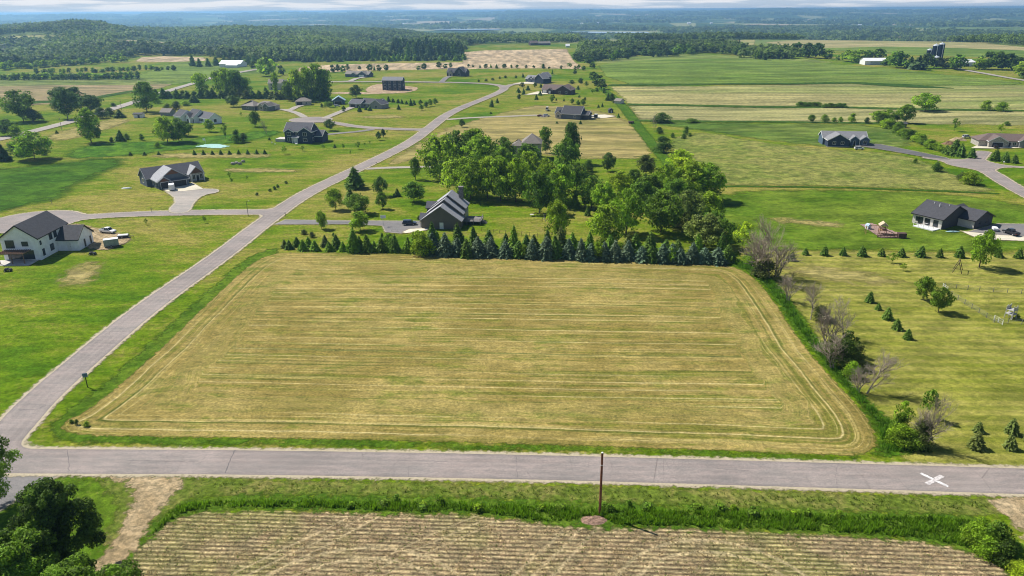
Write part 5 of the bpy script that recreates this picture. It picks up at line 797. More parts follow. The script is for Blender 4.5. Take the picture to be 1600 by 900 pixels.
h = House((819, 128.5), 'slate blue house with solar dark dormers, above the brown roofed house', xto=(856, 131.5)); h.wing(0, 16, 2, 11, 3.2, 'x', .6, S_SLATE, R_GREY); h.wing(15.5, 27, -1, 8, 4.4, 'y', .65, S_NAVY, R_GREY); h.wing(14, 24, 7, 15, 5.6, 'y', .62, S_NAVY, R_GREY); h.wing(5, 8.5, 1, 6, 3.6, 'y', .7, S_SLATE, R_DARK); h.wing(10, 13.5, 1, 6, 3.6, 'y', .7, S_SLATE, R_DARK); h.win('f', 2, 3, .8, 1.6, 1.5); h.door('l', 15.5, .8, 0, 2.4, 2.2, GDOOR_W, 'garage_door'); h.done('slate blue house', TRIM, (13, 5))
h = House((846, 146), 'dark brown house with wide brown roof, a concrete drive before it', xto=(890, 148)); h.wing(0, 17, 1, 14, 3.0, 'x', .5, S_DKBROWN, R_BROWN); h.wing(14, 27, -1.5, 14, 3.2, 'y', .5, S_DKBROWN, R_BROWN); h.wing(6, 10, -1, 6, 3.0, 'y', .6, S_DKBROWN, R_BROWN); h.door('f', 1, 2.6, 0, 3.4, 2.3, GDOOR_W, 'garage_door'); h.door('f', -1, 8, 0, 1.6, 2.2, GDOOR_W); h.win('f', -1.5, 17.5, .8, 1.8, 1.5); h.win('f', -1.5, 23.5, .8, 1.8, 1.5); h.done('dark brown house', TRIMG, (13, 5))
h = House((877, 185.5), 'dark slate house with pale stone front, parked vehicles before its garage', xto=(909, 187.5)); h.wing(0, 14, 0, 11, 3.2, 'x', .62, S_SLATE, R_DARK, shift=1); h.wing(-6, 6, 3.5, 13, 3.0, 'x', .6, S_CREAM, R_DARK); h.wing(-4, -.2, -.5, 8, 3.0, 'y', .8, S_STONE, R_DARK); h.wing(13.5, 19, 3, 10, 2.8, 'x', .5, S_CHAR, R_DARK); h.win('f', 0, 10, 1.0, 1.4, 1.2); h.door('l', -6, 8, 0, 4.6, 2.4, GDOOR_B, 'garage_door'); h.win('f', -.5, -2.1, .7, 1.5, 1.7); h.done('dark slate house', TRIM, (5, 5))
h = House((816, 250), 'house with grey hipped roof showing above the grove', xto=(846, 250)); h.wing(0, 9.5, 0, 11, 7.6, 'y', .7, S_STONE, R_TAN, 'hip'); h.wing(-5, 1, 2, 9, 6.2, 'x', .6, S_STONE, R_TAN, 'hip'); h.win('r', 9.5, 4, 3.6, 1.4, 1.4); h.win('f', 0, 7, 3.2, 1.4, 1.4); h.done('hidden grey roofed house', None, (5, 4))
h = House((516, 90), 'brown house sunk among trees below the wooded hill', xto=(545, 90)); h.wing(0, 27, 0, 12, 4.5, 'x', .5, S_DKBROWN, R_GREY); h.wing(5, 15, -2, 10, 4.6, 'y', .5, S_DKBROWN, R_BROWN); h.done(None, TRIMG)
h = House((829, 71), 'long brown farmhouse beyond the ploughed field', xto=(860, 70.5)); h.wing(0, 16, 0, 12, 4, 'x', .6, S_DKBROWN, R_BROWN); h.wing(15, 44, 1, 12, 3.2, 'x', .5, S_DKBROWN, R_TAN); h.done(None, TRIMG)
h = House((272, 183), 'small grey summerhouse beside the low white farmhouse', xto=(279, 183), name='shed', cat='shed') if False else None
# barns, silos, sheds
def barn(A, B, depth, hgt, pitch, label, roof=METALW, wall=METALW, name='barn'):
    h = House(A, label, xto=B, name=name, cat='barn', group='farm buildings', tall=1.0); L_ = np.linalg.norm(P(*B) - P(*A)); h.wing(0, L_, 0, depth, hgt, 'x', pitch, wall, roof, ov=.6, trim=False); return h, L_
GREYW = plain('grey_metal', (.42, .45, .48), .5)
h, l_ = barn((343, 105), (376, 105), 16, 4.5, .5, 'white metal barn beside the dark pines at the edge of the western wood'); h.door('f', 0, l_ * .3, 0, 4, 3.5, GREYW, 'garage_door'); h.wing(l_ * .45, l_ * .98, -8, 1, 3.2, 'x', .3, METALW, METALW, trim=False); h.done('far white barn')
h, l_ = barn((1351, 101.5), (1386, 101), 18, 5, .35, 'white machine shed with a grey front, first building of the silo farm'); h.part('grey_front', MB().box(l_ * .25, l_ * .98, -.12, -.02, -.5, 4.2), GREYW); h.done('white machine shed')
h, l_ = barn((1503, 104), (1523, 103.5), 16, 5, .35, 'white roofed shed between the two tree clumps of the silo farm'); h.door('f', 0, l_ * .4, 0, 5, 3.5, GDOOR_B, 'garage_door'); h.done('white roofed shed')
SILO = plain('navy_enamel', (.012, .020, .042), .8, spec=.1, var=.15, sc=.4)
def silo(u, v, r, hgt, label, roof=GREYW):
    p = P(u, v); o = empty('silo', p); tag(o, label, 'silo', 'silos of the farm'); b = MB(); prof = []
    for k in range(int(hgt / 1.5)): prof += [(r, k * 1.5 - (1 if k == 0 else 0)), (r, k * 1.5 + 1.4), (r + .07, k * 1.5 + 1.42), (r + .07, k * 1.5 + 1.48)]
    b.lathe(prof, 24).build('tank', SILO, o); z = prof[-1][1]; MB().lathe([(r + .1, z), (r * .75, z + r * .35), (r * .2, z + r * .55), (.05, z + r * .58)], 24).build('dome', roof, o)
    l = MB(); l.box(-.25, .25, -r - .9, -r - .08, 0, z + .5); l.build('ladder_chute', GREYW, o); MB().box(-.4, .4, -.4, .4, z + r * .55, z + r * .55 + .9).build('filler_cap', METALW, o)
silo(1459, 92, 4.0, 19, 'tall navy silo with white dome, leftmost of the tall pair'); silo(1468, 91.5, 4.0, 19.5, 'tall navy silo with white dome, rightmost of the tall pair'); silo(1450, 94, 3.6, 14, 'shorter navy silo just left of the tall pair'); silo(1462, 96, 5.2, 5.0, 'squat bin with white lid at the foot of the tall silos')
LANDMARKS.append((P(1463, 95), 'silos'))
h, l_ = barn((884, 74), (890, 74), 8, 3, .8, 'small white hut beyond the ploughed field'); h.done()
h, l_ = barn((209, 184), (222.5, 184), 4.5, 2.4, .3, 'small white shed with dark roof beside the western road', R_DARK); h.door('f', 0, l_ * .6, 0, 1.4, 1.9, GDOOR_B); h.done('small roadside shed')
h, l_ = barn((251, 181), (266, 181.5), 7, 2.6, .6, 'small grey summerhouse hidden in bushes beside the low white farmhouse', R_TAN, S_GREY, 'summerhouse'); h.r['category'] = 'shed'; h.done()
h, l_ = barn((960, 161.5), (969, 162.5), 5, 2.2, .6, 'small tan shed in the fence line trees', R_TAN, S_CREAM, 'shed'); h.r['category'] = 'shed'; h.done('fence line shed')
h, l_ = barn((1410, 200), (1416, 200), 4, 2.6, .4, 'small dark hut at the top of the slanting hedge', R_DARK, S_CHAR, 'hut'); h.r['category'] = 'hut'; h.done('hedge top hut')
# specks of distant farms in the valley
for i, (u, v, w_, r_) in enumerate(((907, 38.5, 34, METALW), (955, 34, 22, METALW), (1005, 32, 26, METALW), (1074, 38, 26, METALW), (1304, 34, 30, METALW), (1452, 28, 60, METALW), (1110, 37.5, 16, GREYW), (85, 36, 40, METALW), (1340, 41, 24, GREYW), (628, 39, 40, METALW), (1540, 41, 30, METALW), (933, 37, 18, GREYW))):
    p = P(u, v); b = House((u, v), f"distant {'white' if r_ is METALW else 'grey'} farm building, a speck in the valley, {ordinal(i + 1)} listed", ang=random.uniform(-.4, .4), name='distant_barn', cat='barn', group='distant farm buildings'); b.wing(0, w_, 0, 18, 7, 'x', .5, METALW, r_, trim=False); b.done()
LANDMARKS += [(P(937, 803), 'utility pole'), (P(1203, 434), 'tallest bare tree'), (P(1460, 751), 'road cross'), (P(1520, 257), 'turning circle'), (P(333, 229), 'turquoise court'), (P(670, 82), 'pine plantation'), (P(850, 90), 'ploughed field'), (P(1000, 190), 'tan strip corner')]
# ------------------------------------------------------------------ vehicles
TYRE = plain('tyre', (.015, .015, .015), .9); RIM = plain('rim', (.45, .45, .46), .35, metal=.6); CARGLASS = T('car_glass').out((.012, .016, .02), .05, spec=.6); LAMP = plain('lamp_lens', (.75, .75, .72), .2); REDL = plain('red_lens', (.35, .01, .01), .3)
def paint(n, c): return T(n).out(c, .28, spec=.5, coat=.6)
PW, PB, PK, PR, PS = paint('white_car_paint', (.78, .78, .78)), paint('dark_blue_car_paint', (.012, .018, .035)), paint('black_car_paint', (.012, .012, .014)), paint('red_car_paint', (.14, .012, .012)), paint('silver_car_paint', (.52, .53, .55))
def wheel(parent, x, y, r=.38, w=.26):
    o = MB(); o.tube((x, y - w / 2, r), (x, y + w / 2, r), r, r, 16); t = o.build('wheel', TYRE, parent, smooth=False); MB().tube((x, y - w / 2 - .01, r), (x, y + w / 2 + .01, r), r * .58, r * .58, 12).build('rim', RIM, t)
def car(u, v, ang, kind, mat, label, cat):
    p = P(u, v); r = empty({'pickup': 'pickup_truck', 'suv': 'parked_suv', 'van': 'camper_van'}.get(kind, 'parked_car'), p, ang, z_at(p) + .18); tag(r, label, cat, 'parked vehicles'); hw = .95
    body = {'pickup': [(-2.75, .5), (2.75, .45), (2.8, .95), (1.55, 1.12), (-2.75, 1.12)], 'suv': [(-2.4, .42), (2.4, .42), (2.42, .85), (1.35, 1.08), (-2.38, 1.08)], 'van': [(-2.9, .45), (2.9, .45), (2.9, 1.0), (2.4, 1.3), (-2.9, 1.3)]}.get(kind, [(-2.25, .4), (2.25, .4), (2.28, .75), (1.2, .92), (-2.2, .98)])
    cab = {'pickup': [(-.75, 1.1), (1.5, 1.1), (.75, 1.88), (-.6, 1.9)], 'suv': [(-2.3, 1.06), (1.3, 1.06), (.55, 1.72), (-2.0, 1.74)], 'van': [(-2.85, 1.28), (2.35, 1.28), (1.7, 2.6), (-2.8, 2.7)]}.get(kind, [(-1.7, .96), (1.15, .91), (.35, 1.42), (-1.0, 1.44)])
    MB().prism(body, -hw, hw).build('body', mat, r, bevel=.08)
    def cabin(inset, dz, name, m, bev=0.0):
        zb, zt = cab[0][1], cab[2][1]; V = []
        for x, z in cab:
            yy = (hw - .06 if z < (zb + zt) / 2 else hw - .24) + inset; V += [(x, -yy, z + dz), (x, yy, z + dz)]
        n = len(cab); return MB().add(V, [tuple(range(0, 2 * n, 2)), tuple(range(2 * n - 1, 0, -2))] + [(2 * i, 2 * i + 1, (2 * i + 3) % (2 * n), (2 * i + 2) % (2 * n)) for i in range(n)]).build(name, m, r, bevel=bev)
    cabin(0, 0, 'windows', CARGLASS); t = cab; hx0, hx1, ht = t[3][0], t[2][0], t[2][1]
    MB().box(hx0 - .05, hx1 + .05, -hw + .2, hw - .2, ht - .02, ht + .06).build('roof', mat, r, bevel=.04)
    pil = MB()
    for (xa, za), (xb, zb_) in ((cab[0], cab[3]), (cab[1], cab[2]), ((.5 * (cab[0][0] + cab[1][0]), cab[0][1]), (.5 * (hx0 + hx1), ht))):
        for s in (-1, 1): pil.tube((xa, s * (hw - .05), za - .05), (xb, s * (hw - .23), zb_), .055, .05, 5)
    pil.build('pillars', mat, r)
    if kind == 'pickup': MB().box(-2.62, -.85, -.78, .78, 1.10, 1.135).build('bed_floor', GDOOR_B, r); b = MB(); [b.box(-2.72, -.8, s * .86 - .07, s * .86 + .07, 1.1, 1.3) for s in (-1, 1)]; b.box(-2.76, -2.66, -.93, .93, 1.1, 1.3); b.build('bed_sides', mat, r)
    wx = 1.75 if kind in ('pickup', 'van') else 1.42
    for x in (-wx, wx):
        for y in (-.86, .86): wheel(r, x, y, .40 if kind != 'car' else .34)
    fx = max(q[0] for q in body)
    for s in (-1, 1): MB().box(fx - .06, fx + .03, s * .68 - .2, s * .68 + .2, .66, .84).build('headlight', LAMP, r); MB().box(body[0][0] - .03, body[0][0] + .05, s * .74 - .15, s * .74 + .15, .72, .95).build('tail_light', REDL, r)
    MB().box(fx - .02, fx + .07, -.85, .85, .42, .58).build('bumper', BLACKTRIM, r)
    return r
car(169, 364.5, math.radians(-14), 'pickup', PW, 'white crew cab pickup truck parked on the gravel by the white farmhouse', 'pickup truck')
car(640, 352, 0.03, 'suv', PB, 'dark blue suv parked before the taupe house', 'suv')
car(1579, 367, math.radians(100), 'pickup', PK, 'black pickup truck on the drive of the charcoal ranch house', 'pickup truck')
car(1342, 234, math.radians(-4), 'suv', PW, 'white suv beside the black driveway', 'suv'); car(1554, 231, math.radians(75), 'pickup', PK, 'black pickup truck before the brown roofed ranch', 'pickup truck')
car(844, 182.5, math.radians(-10), 'car', PR, 'dark red car beside the silver one at the dark slate house', 'car'); car(854, 182.5, math.radians(10), 'suv', PS, 'silver suv between the red car and the dark slate house', 'suv'); car(855, 173, math.radians(80), 'van', PW, 'white camper van parked behind the dark slate house drive', 'camper')
car(527, 167, .3, 'suv', PS, 'silver suv parked before the blue shed', 'suv'); car(1510, 216, .1, 'suv', PS, 'silver suv parked near the earth heaps', 'suv')
def trailer(u, v, ang, L_, W_, H_, mat, label, name='box_trailer', nose=True, z0=.45):
    p = P(u, v); r = empty(name, p, ang, z_at(p) + .1); tag(r, label, 'trailer', 'parked trailers'); b = MB()
    if nose: b.prism([(-L_ / 2, -W_ / 2), (L_ / 2, -W_ / 2), (L_ / 2 + .55, 0), (L_ / 2, W_ / 2), (-L_ / 2, W_ / 2)], z0, z0 + H_, 'z')
    else: b.box(-L_ / 2, L_ / 2, -W_ / 2, W_ / 2, z0, z0 + H_)
    b.build('body', mat, r, bevel=.05); t = MB(); t.tube((L_ / 2, -W_ / 3, z0 - .05), (L_ / 2 + 1.4, 0, z0 - .05), .06, .06, 6); t.tube((L_ / 2, W_ / 3, z0 - .05), (L_ / 2 + 1.4, 0, z0 - .05), .06, .06, 6); t.tube((L_ / 2 + 1.3, 0, 0), (L_ / 2 + 1.3, 0, z0), .05, .05, 6); t.build('drawbar', BLACKTRIM, r)
    for y in (-W_ / 2 - .02, W_ / 2 + .02):
        wheel(r, -.2, y, .34, .2); MB().box(-.65, .25, y - .16, y + .16, .72, .77).build('mudguard', mat, r)
    if H_ > 1: MB().box(-L_ / 2 - .04, -L_ / 2 - .005, -W_ / 2 + .1, W_ / 2 - .1, z0 + .08, z0 + H_ - .1).build('rear_door', mat, r); MB().box(-L_ / 2, L_ / 2, -W_ / 2 + .04, W_ / 2 - .04, z0 + H_ - .02, z0 + H_ + .05).build('roof', METALW, r)
    return r
TG = plain('grey_green_panel', (.26, .30, .27), .5)
trailer(175, 385.5, math.radians(28), 4.2, 2.3, 2.1, TG, 'grey green enclosed trailer with white roof beside the white farmhouse', nose=False)
trailer(269, 297.5, math.radians(-68), 3.6, 2.2, 2.2, METALW, 'white enclosed trailer before the triple gabled house garage')
t = trailer(193, 372, math.radians(15), 3.6, 2.0, .35, GDOOR_B, 'low flat trailer with a white load between pickup and enclosed trailer', 'flat_trailer', False); o = tag(MB().box(-1.5, 1.5, -.85, .85, 0, .3).build('white_panel_stack', METALW, None), 'stack of white panels lying on the low flat trailer', 'panels'); o.location = t.location + Vector((0, 0, .82)); o.rotation_euler = t.rotation_euler
trailer(922, 183.5, .1, 4.6, 2.2, .9, METALW, 'low white boat trailer on the slab behind the dark slate house', 'boat_trailer'); trailer(931, 184.5, 1.3, 3.2, 2.2, 2.2, GDOOR_B, 'black enclosed trailer with pale roof behind the dark slate house')
def atv(u, v, ang, label):
    p = P(u, v); r = empty('quad_bike', p, ang, z_at(p)); tag(r, label, 'quad bike'); MB().prism([(-.9, .45), (.9, .45), (.95, .75), (.3, .8), (.0, .95), (-.8, .9)], -.45, .45).build('body', BLACKTRIM, r, bevel=.06); MB().tube((.45, -.4, 1.1), (.45, .4, 1.1), .03, .03, 6).build('handlebar', BLACKTRIM, r); MB().box(-.6, .1, -.2, .2, .92, 1.05).build('seat', TYRE, r)
    for x in (-.65, .65):
        for y in (-.5, .5): wheel(r, x, y, .32, .25)
atv(13, 424, .2, 'black quad bike on the grass in front of the pergola'); atv(145, 398, 0, 'black quad bike on the lawn below the trailers')
# ------------------------------------------------------------------ poles, signs, mailboxes
PWOOD = plain('creosote_wood', (.215, .085, .046), .9, sc=4, var=.35); POLEG = plain('weathered_pole', (.26, .22, .19), .9)
def pole(u, v, H, r, label, mat, arm=False, name='utility_pole'):
    p = P(u, v); o = empty(name, p); tag(o, label, 'utility pole'); MB().tube((0, 0, -.5), (0, 0, H), r, r * .78, 10).build('shaft', mat, o)
    if arm: MB().box(-1.1, 1.1, -.06, .06, H - .9, H - .72).build('crossarm', mat, o)
    else: MB().tube((0, 0, H + .002), (0, 0, H + .09), r * .8, r * .6, 10).build('cap', METALW, o); MB().tube((0, 0, H - 2.1), (0, 0, H - 1.95), r * .84, r * .84, 10).build('band', METALW, o)
    return o
pole(937, 804, 10.7, .21, 'bare reddish brown pole standing alone in the ditch by the main road', PWOOD)
for u, v, h_, lb in ((97, 204, 8, 'pole beside the western road, before the light green tree'), (191, 176, 9, 'pole beside the western road, near the small roadside shed'), (1334, 70, 12, 'thin pole on the skyline field, left one of two'), (1420, 67, 12, 'thin pole on the skyline field, right one of two')): pole(u, v, h_, .14, lb, POLEG, True)
# mound of bark and soil round the pole
def mound(u, v, r, h, mat, label, name='earth_mound', seed=1, sy=.6):
    p = P(u, v); rng = np.random.default_rng(seed); n = 26; V = []; F = []
    xs = np.linspace(-1, 1, n)
    for j in range(n):
        for i in range(n):
            x, y = xs[i], xs[j]; d = math.hypot(x, y); z = h * max(0, 1 - d ** 1.7) * (1 + .35 * math.sin(x * 7 + seed) * math.cos(y * 6)) + rng.uniform(-.05, .05) * h - .06 * (d > .95); q = (p[0] + x * r, p[1] + y * r * sy); V.append((x * r, y * r * sy, z_at(q) - z_at(p) + z - .05))
    F = [(j * n + i, j * n + i + 1, (j + 1) * n + i + 1, (j + 1) * n + i) for j in range(n - 1) for i in range(n - 1) if math.hypot(xs[i], xs[j]) < 1.05]
    o = link(name, np_mesh(name, V, F, True), None, [mat]); o.location = (p[0], p[1], z_at(p)); return tag(o, label, 'mound')
mound(928, 813, 2.2, .4, plain('bark_mulch', (.26, .165, .115), .95, sc=5, var=.5), 'low mound of reddish soil and bark at the foot of the brown pole', seed=3)
esoil = plain('heap_soil', (.19, .115, .065), .95, sc=2, var=.3); mound(1484, 225, 4.6, 1.6, esoil, 'brown earth heap nearest the slanting hedge', seed=4); mound(1497, 219, 5, 1.5, plain('straw_heap', (.36, .27, .16), .95, sc=2), 'pale earth heap behind the brown one', seed=5); mound(1532, 214, 3.4, 1.3, esoil, 'brown earth heap behind the brown roofed ranch', seed=6); mound(108, 664, 1.2, .35, esoil, 'small dark weed heap at the corner of the hay field', seed=8) if False else None
def mailbox(u, v, label, mat=BLACKTRIM, k=1.0):
    p = P(u, v); o = empty('mailbox', p, .4); tag(o, label, 'mailbox', 'mailboxes on posts'); MB().box(-.06, .06, -.06, .06, -.3, 1.1).build('post', POLEG, o); b = MB(); pr = [(-.14 * k, 1.1), (.14 * k, 1.1), (.14 * k, 1.32)] + [(.14 * k * math.cos(a), 1.32 + .12 * math.sin(a)) for a in np.linspace(.3, 2.84, 6)] + [(-.14 * k, 1.32)]; b.prism(pr, -.28, .28); b.build('box', mat, o); MB().box(-.13, .13, -.31, -.281, 1.12, 1.38).build('door', mat, o)
mailbox(588, 258, 'black mailbox beside the side road at the gravel lane'); mailbox(446, 338, 'black mailbox beside the side road at the grey driveway'); mailbox(237, 331.5, 'black mailbox on the lane before the triple gabled house'); mailbox(81, 318.5, 'black mailbox at the edge of the dark meadow'); mailbox(1465, 257, 'black mailbox by the turning circle'); mailbox(1568, 257, 'pale mailbox by the turning circle', METALW)
p = P(137, 605); o = empty('road_sign', p, math.radians(20)); tag(o, 'small blue road sign on a dark post beside the side road', 'road sign'); MB().box(-.07, .07, -.07, .07, -.3, 2.9).build('post', GDOOR_B, o); MB().box(-.42, .42, -.13, -.075, 2.3, 3.1).build('sign_panel', plain('blue_grey_sign', (.12, .20, .28), .5), o); MB().box(-.46, .46, -.074, -.071, 2.26, 3.14).build('panel_backing', METALW, o)
p = P(388, 338); o = empty('street_lamp', p); tag(o, 'thin dark street lamp where the lane meets the side road', 'street lamp'); MB().tube((0, 0, -.3), (0, 0, 5.6), .10, .06, 8).build('post', BLACKTRIM, o); MB().tube((0, 0, 5.4), (.7, 0, 5.75), .04, .04, 6).build('arm', BLACKTRIM, o); MB().box(.6, 1.1, -.12, .12, 5.68, 5.8).build('lamp_head', TRIMG, o)
def hoop(u, v, ang, label, H=3.05, pm=TRIMG):
    p = P(u, v); o = empty('basketball_hoop', p, ang); tag(o, label, 'basketball hoop'); MB().tube((0, 0, -.3), (0, 0, H), .07, .06, 8).build('post', pm, o); MB().tube((0, 0, H - .1), (0, -.9, H + .3), .05, .05, 6).build('arm', pm, o); MB().box(-.9, .9, -.97, -.91, H - .1, H + 1.0).build('backboard', METALW, o)
    r = MB(); [r.tube((.23 * math.cos(a), -1.22 + .23 * math.sin(a), H), (.23 * math.cos(a + .53), -1.22 + .23 * math.sin(a + .53), H), .015, .015, 4) for a in np.arange(0, 6.28, .524)]; r.build('rim', plain('orange_rim', (.6, .12, .02), .5), o)
hoop(599, 353, .3, 'basketball hoop beside the grey driveway'); hoop(322, 227.5, -.4, 'basketball hoop at the turquoise court')
p = P(616, 362); o = empty('goal_frame', p, .1); tag(o, 'small white goal frame on the grey driveway', 'goal'); b = MB(); [b.tube(a_, b_, .04, .04, 6) for a_, b_ in (((-.9, 0, 0), (-.9, 0, 1.2)), ((.9, 0, 0), (.9, 0, 1.2)), ((-.9, 0, 1.2), (.9, 0, 1.2)), ((-.9, 0, 1.2), (-.9, .8, 0)), ((.9, 0, 1.2), (.9, .8, 0)), ((-.9, .8, 0), (.9, .8, 0)))]; b.build('frame', METALW, o)
nb = MB()
for k in range(9): nb.tube((-.9 + .225 * k, 0, 1.18), (-.9 + .225 * k, .8, 0.02), .008, .008, 3)
nb.build('net', METALW, o)
p = P(52.0, 776); 
# stone house-number boulder by the lane at lower left
def rock(u, v, r, label, mat, seed=1):
    p = P(u, v); rng = random.Random(seed); import bmesh
    bm = bmesh.new(); bmesh.ops.create_icosphere(bm, subdivisions=3, radius=1)
    for q in bm.verts: k = 1 + .18 * math.sin(q.co.x * 3 + seed) * math.cos(q.co.y * 4) + rng.uniform(-.03, .03); q.co = Vector((q.co.x * r * k, q.co.y * r * .7 * k, q.co.z * r * .75 * k))
    me = bpy.data.meshes.new('boulder'); bm.to_mesh(me); bm.free(); o = link('boulder', me, None, [mat]); o.location = (p[0], p[1], z_at(p) + r * .45); return tag(o, label, 'boulder')
STONE = plain('boulder_stone', (.34, .30, .26), .9, sc=3, var=.3); rock(34, 783, .75, 'pale boulder on the grass beside the side lane', STONE, 2)
# ------------------------------------------------------------------ fences
def fence(pts, step, H, label, mat, rails=3, pw=.05, name='fence'):
    o = empty(name, P(*pts[0])); tag(o, label, 'fence'); base = Vector(o.location); W = [P(*q) for q in pts]; posts = []
    for a, b in zip(W[:-1], W[1:]):
        n = max(1, round(np.linalg.norm(b - a) / step)); posts += [a + (b - a) * i / n for i in range(n)]
    posts.append(W[-1]); V = [Vector((q[0], q[1], z_at(q))) - base for q in posts]
    for q in V: MB().box(q.x - pw, q.x + pw, q.y - pw, q.y + pw, q.z - .3, q.z + H).build('post', mat, o)
    r = MB()
    for a, b in zip(V[:-1], V[1:]):
        for k in range(rails): z = Vector((0, 0, H * (.18 + .78 * k / max(1, rails - 1)))); r.tube(a + z, b + z, pw * .45, pw * .45, 4)
    r.build('rails', mat, o)
FG = plain('fence_metal', (.20, .20, .19), .6); FB = plain('fence_wood', (.10, .075, .055), .9)
fence([(1476, 449), (1530, 455), (1640, 462)], 3.2, 1.3, 'thin wire fence along the far side of the striped lawn pen', FG, 4); fence([(1486, 462), (1553, 504), (1640, 510)], 3.0, 1.3, 'thin wire fence along the near side of the striped lawn pen', FG, 4)
fence([(752, 361), (790, 366), (840, 370), (872, 371)], 2.6, 1.3, 'dark wire fence behind the taupe house lawn', FB, 3)
fence([(1473, 450), (1480, 455)], 1.2, 1.3, 'short white gate at the corner of the pen', METALW, 3); fence([(1553, 500), (1566, 508)], 1.4, 1.3, 'white leaning gate at the near corner of the pen', METALW, 3)
fence([(830, 348), (848, 346), (856, 349)], 2.2, .5, 'yellow low timber edging on the lawn beneath the single maple', plain('yellow_timber', (.62, .50, .10), .7), 2, .08)
# ------------------------------------------------------------------ play things and garden furniture
def swing(u, v, ang, label, mat, H=3.2, L_=4.0):
    p = P(u, v); o = empty('swing_frame', p, ang); tag(o, label, 'swing frame')
    for x in (-L_ / 2, L_ / 2):
        b = MB(); b.tube((x, -1.2, -.1), (x, 0, H), .09, .09, 6); b.tube((x, 1.2, -.1), (x, 0, H), .09, .09, 6); b.tube((x, -.7, H * .42), (x, .7, H * .42), .06, .06, 6); b.build('leg_frame', mat, o)
    MB().tube((-L_ / 2 - .2, 0, H), (L_ / 2 + .2, 0, H), .09, .09, 6).build('beam', mat, o)
    return o
swing(1496, 424, 1.0, 'bare brown timber swing frame on the striped lawn', FB)
p = P(1378, 366); o = empty('play_set', p, -.25); tag(o, 'wooden play set with tower, swing beam and slide inside a timber border', 'play set'); TW_ = plain('orange_timber', (.36, .20, .10), .85, sc=3, var=.3)
b = MB()
for x, y in ((-1, -1), (1, -1), (1, 1), (-1, 1)): b.box(x - .08, x + .08, y - .08, y + .08, -.2, 3.2)
b.box(-1.1, 1.1, -1.1, 1.1, 1.5, 1.62); [b.box(-1.05, 1.05, s * 1.0 - .04, s * 1.0 + .04, 2.0, 2.3) for s in (-1, 1)]; b.build('tower', TW_, o)
MB().prism([(-1.4, 3.15), (1.4, 3.15), (0, 4.3)], -1.4, 1.4).build('tower_roof', plain('play_roof', (.50, .40, .27), .8), o)
MB().prism([(1.0, 1.5), (4.6, .1), (4.6, .2), (1.0, 1.66)], -.4, .4).build('slide', plain('tan_slide', (.45, .30, .17), .5), o)
b = MB(); b.tube((-1, 0, 2.9), (-5.2, 0, 2.9), .1, .1, 6); b.tube((-5.2, -1.2, -.1), (-5.0, 0, 2.9), .09, .09, 6); b.tube((-5.2, 1.2, -.1), (-5.0, 0, 2.9), .09, .09, 6); b.build('swing_beam', TW_, o)
for x in (-2.4, -4.0):
    b = MB(); [b.tube((x + s * .25, 0, 2.9), (x + s * .25, 0, .6), .015, .015, 4) for s in (-1, 1)]; b.box(x - .3, x + .3, -.12, .12, .55, .6); b.build('swing', BLACKTRIM, o)
p = P(1388, 371.5); o = empty('timber_wall', p, -.08); tag(o, 'low reddish timber retaining wall with panel fence below the play set', 'retaining wall'); b = MB()
for k in range(7): b.box(-3.6 + 1.05 * k, -3.48 + 1.05 * k, -.06, .06, -.4, 1.5)
for k in range(3): b.box(-3.6, 2.8, -.09, -.062, .15 + .5 * k, .42 + .5 * k)
b.build('panel', plain('reddish_timber', (.24, .125, .095), .9, sc=3, var=.3), o); MB().box(2.9, 5.4, -.7, .9, -.4, 1.7).build('end_box', plain('dark_timber', (.10, .06, .05), .9), o)
net('play_area', [('poly', GP([(1348, 352), (1362, 350), (1405, 366), (1404, 372), (1376, 372)]))], plain('reddish_chips', (.30, .20, .165), .95, sc=4, var=.3), [(1000, .7)], 6, 0, .05)
p = P(1356, 358); o = empty('toy_playhouse', p, .3); tag(o, 'small pale blue and white toy house beside the wooden play set', 'toy house'); MB().box(-.7, .7, -.6, .6, 0, 1.2).build('wall', METALW, o); MB().prism([(-.85, 1.2), (.85, 1.2), (0, 2.0)], -.75, .75).build('roof', plain('toy_blue', (.35, .50, .62), .5), o); MB().box(-.25, .25, -.64, -.61, 0, .9).build('door', plain('toy_door', (.25, .35, .5), .5), o)
p = P(1578, 497); o = empty('play_set', p, .5); tag(o, 'grey plastic climbing tower with slide inside the wire fenced pen', 'play set'); b = MB(); PG = plain('grey_plastic', (.42, .41, .38), .5, var=.2)
for x, y in ((-.9, -.9), (.9, -.9), (.9, .9), (-.9, .9)): b.tube((x, y, -.1), (x * .8, y * .8, 3.4), .09, .09, 6)
for z in (1.1, 2.2): b.box(-.95, .95, -.95, .95, z, z + .14)
[b.box(-.9, .9, s * .82 - .05, s * .82 + .05, 2.4, 3.1) for s in (-1, 1)]; b.build('tower', PG, o); MB().prism([(.9, 1.1), (3.4, .1), (3.4, .25), (.9, 1.35)], -.45, .45).build('slide', BLACKTRIM, o); b = MB(); [b.tube((s * .35 - 1.4, -.95, 0), (s * .35 - .9, -.95, 2.3), .05, .05, 5) for s in (-1, 1)]; [b.tube((-1.7 + .12 * k, -.95, .35 + .45 * k), (-1.05 + .12 * k, -.95, .35 + .45 * k), .04, .04, 5) for k in range(5)]; b.build('ladder', PG, o)
swing(854, 345, .6, 'dark swing frame beneath the single maple behind the taupe house', FG, 2.4, 2.4)
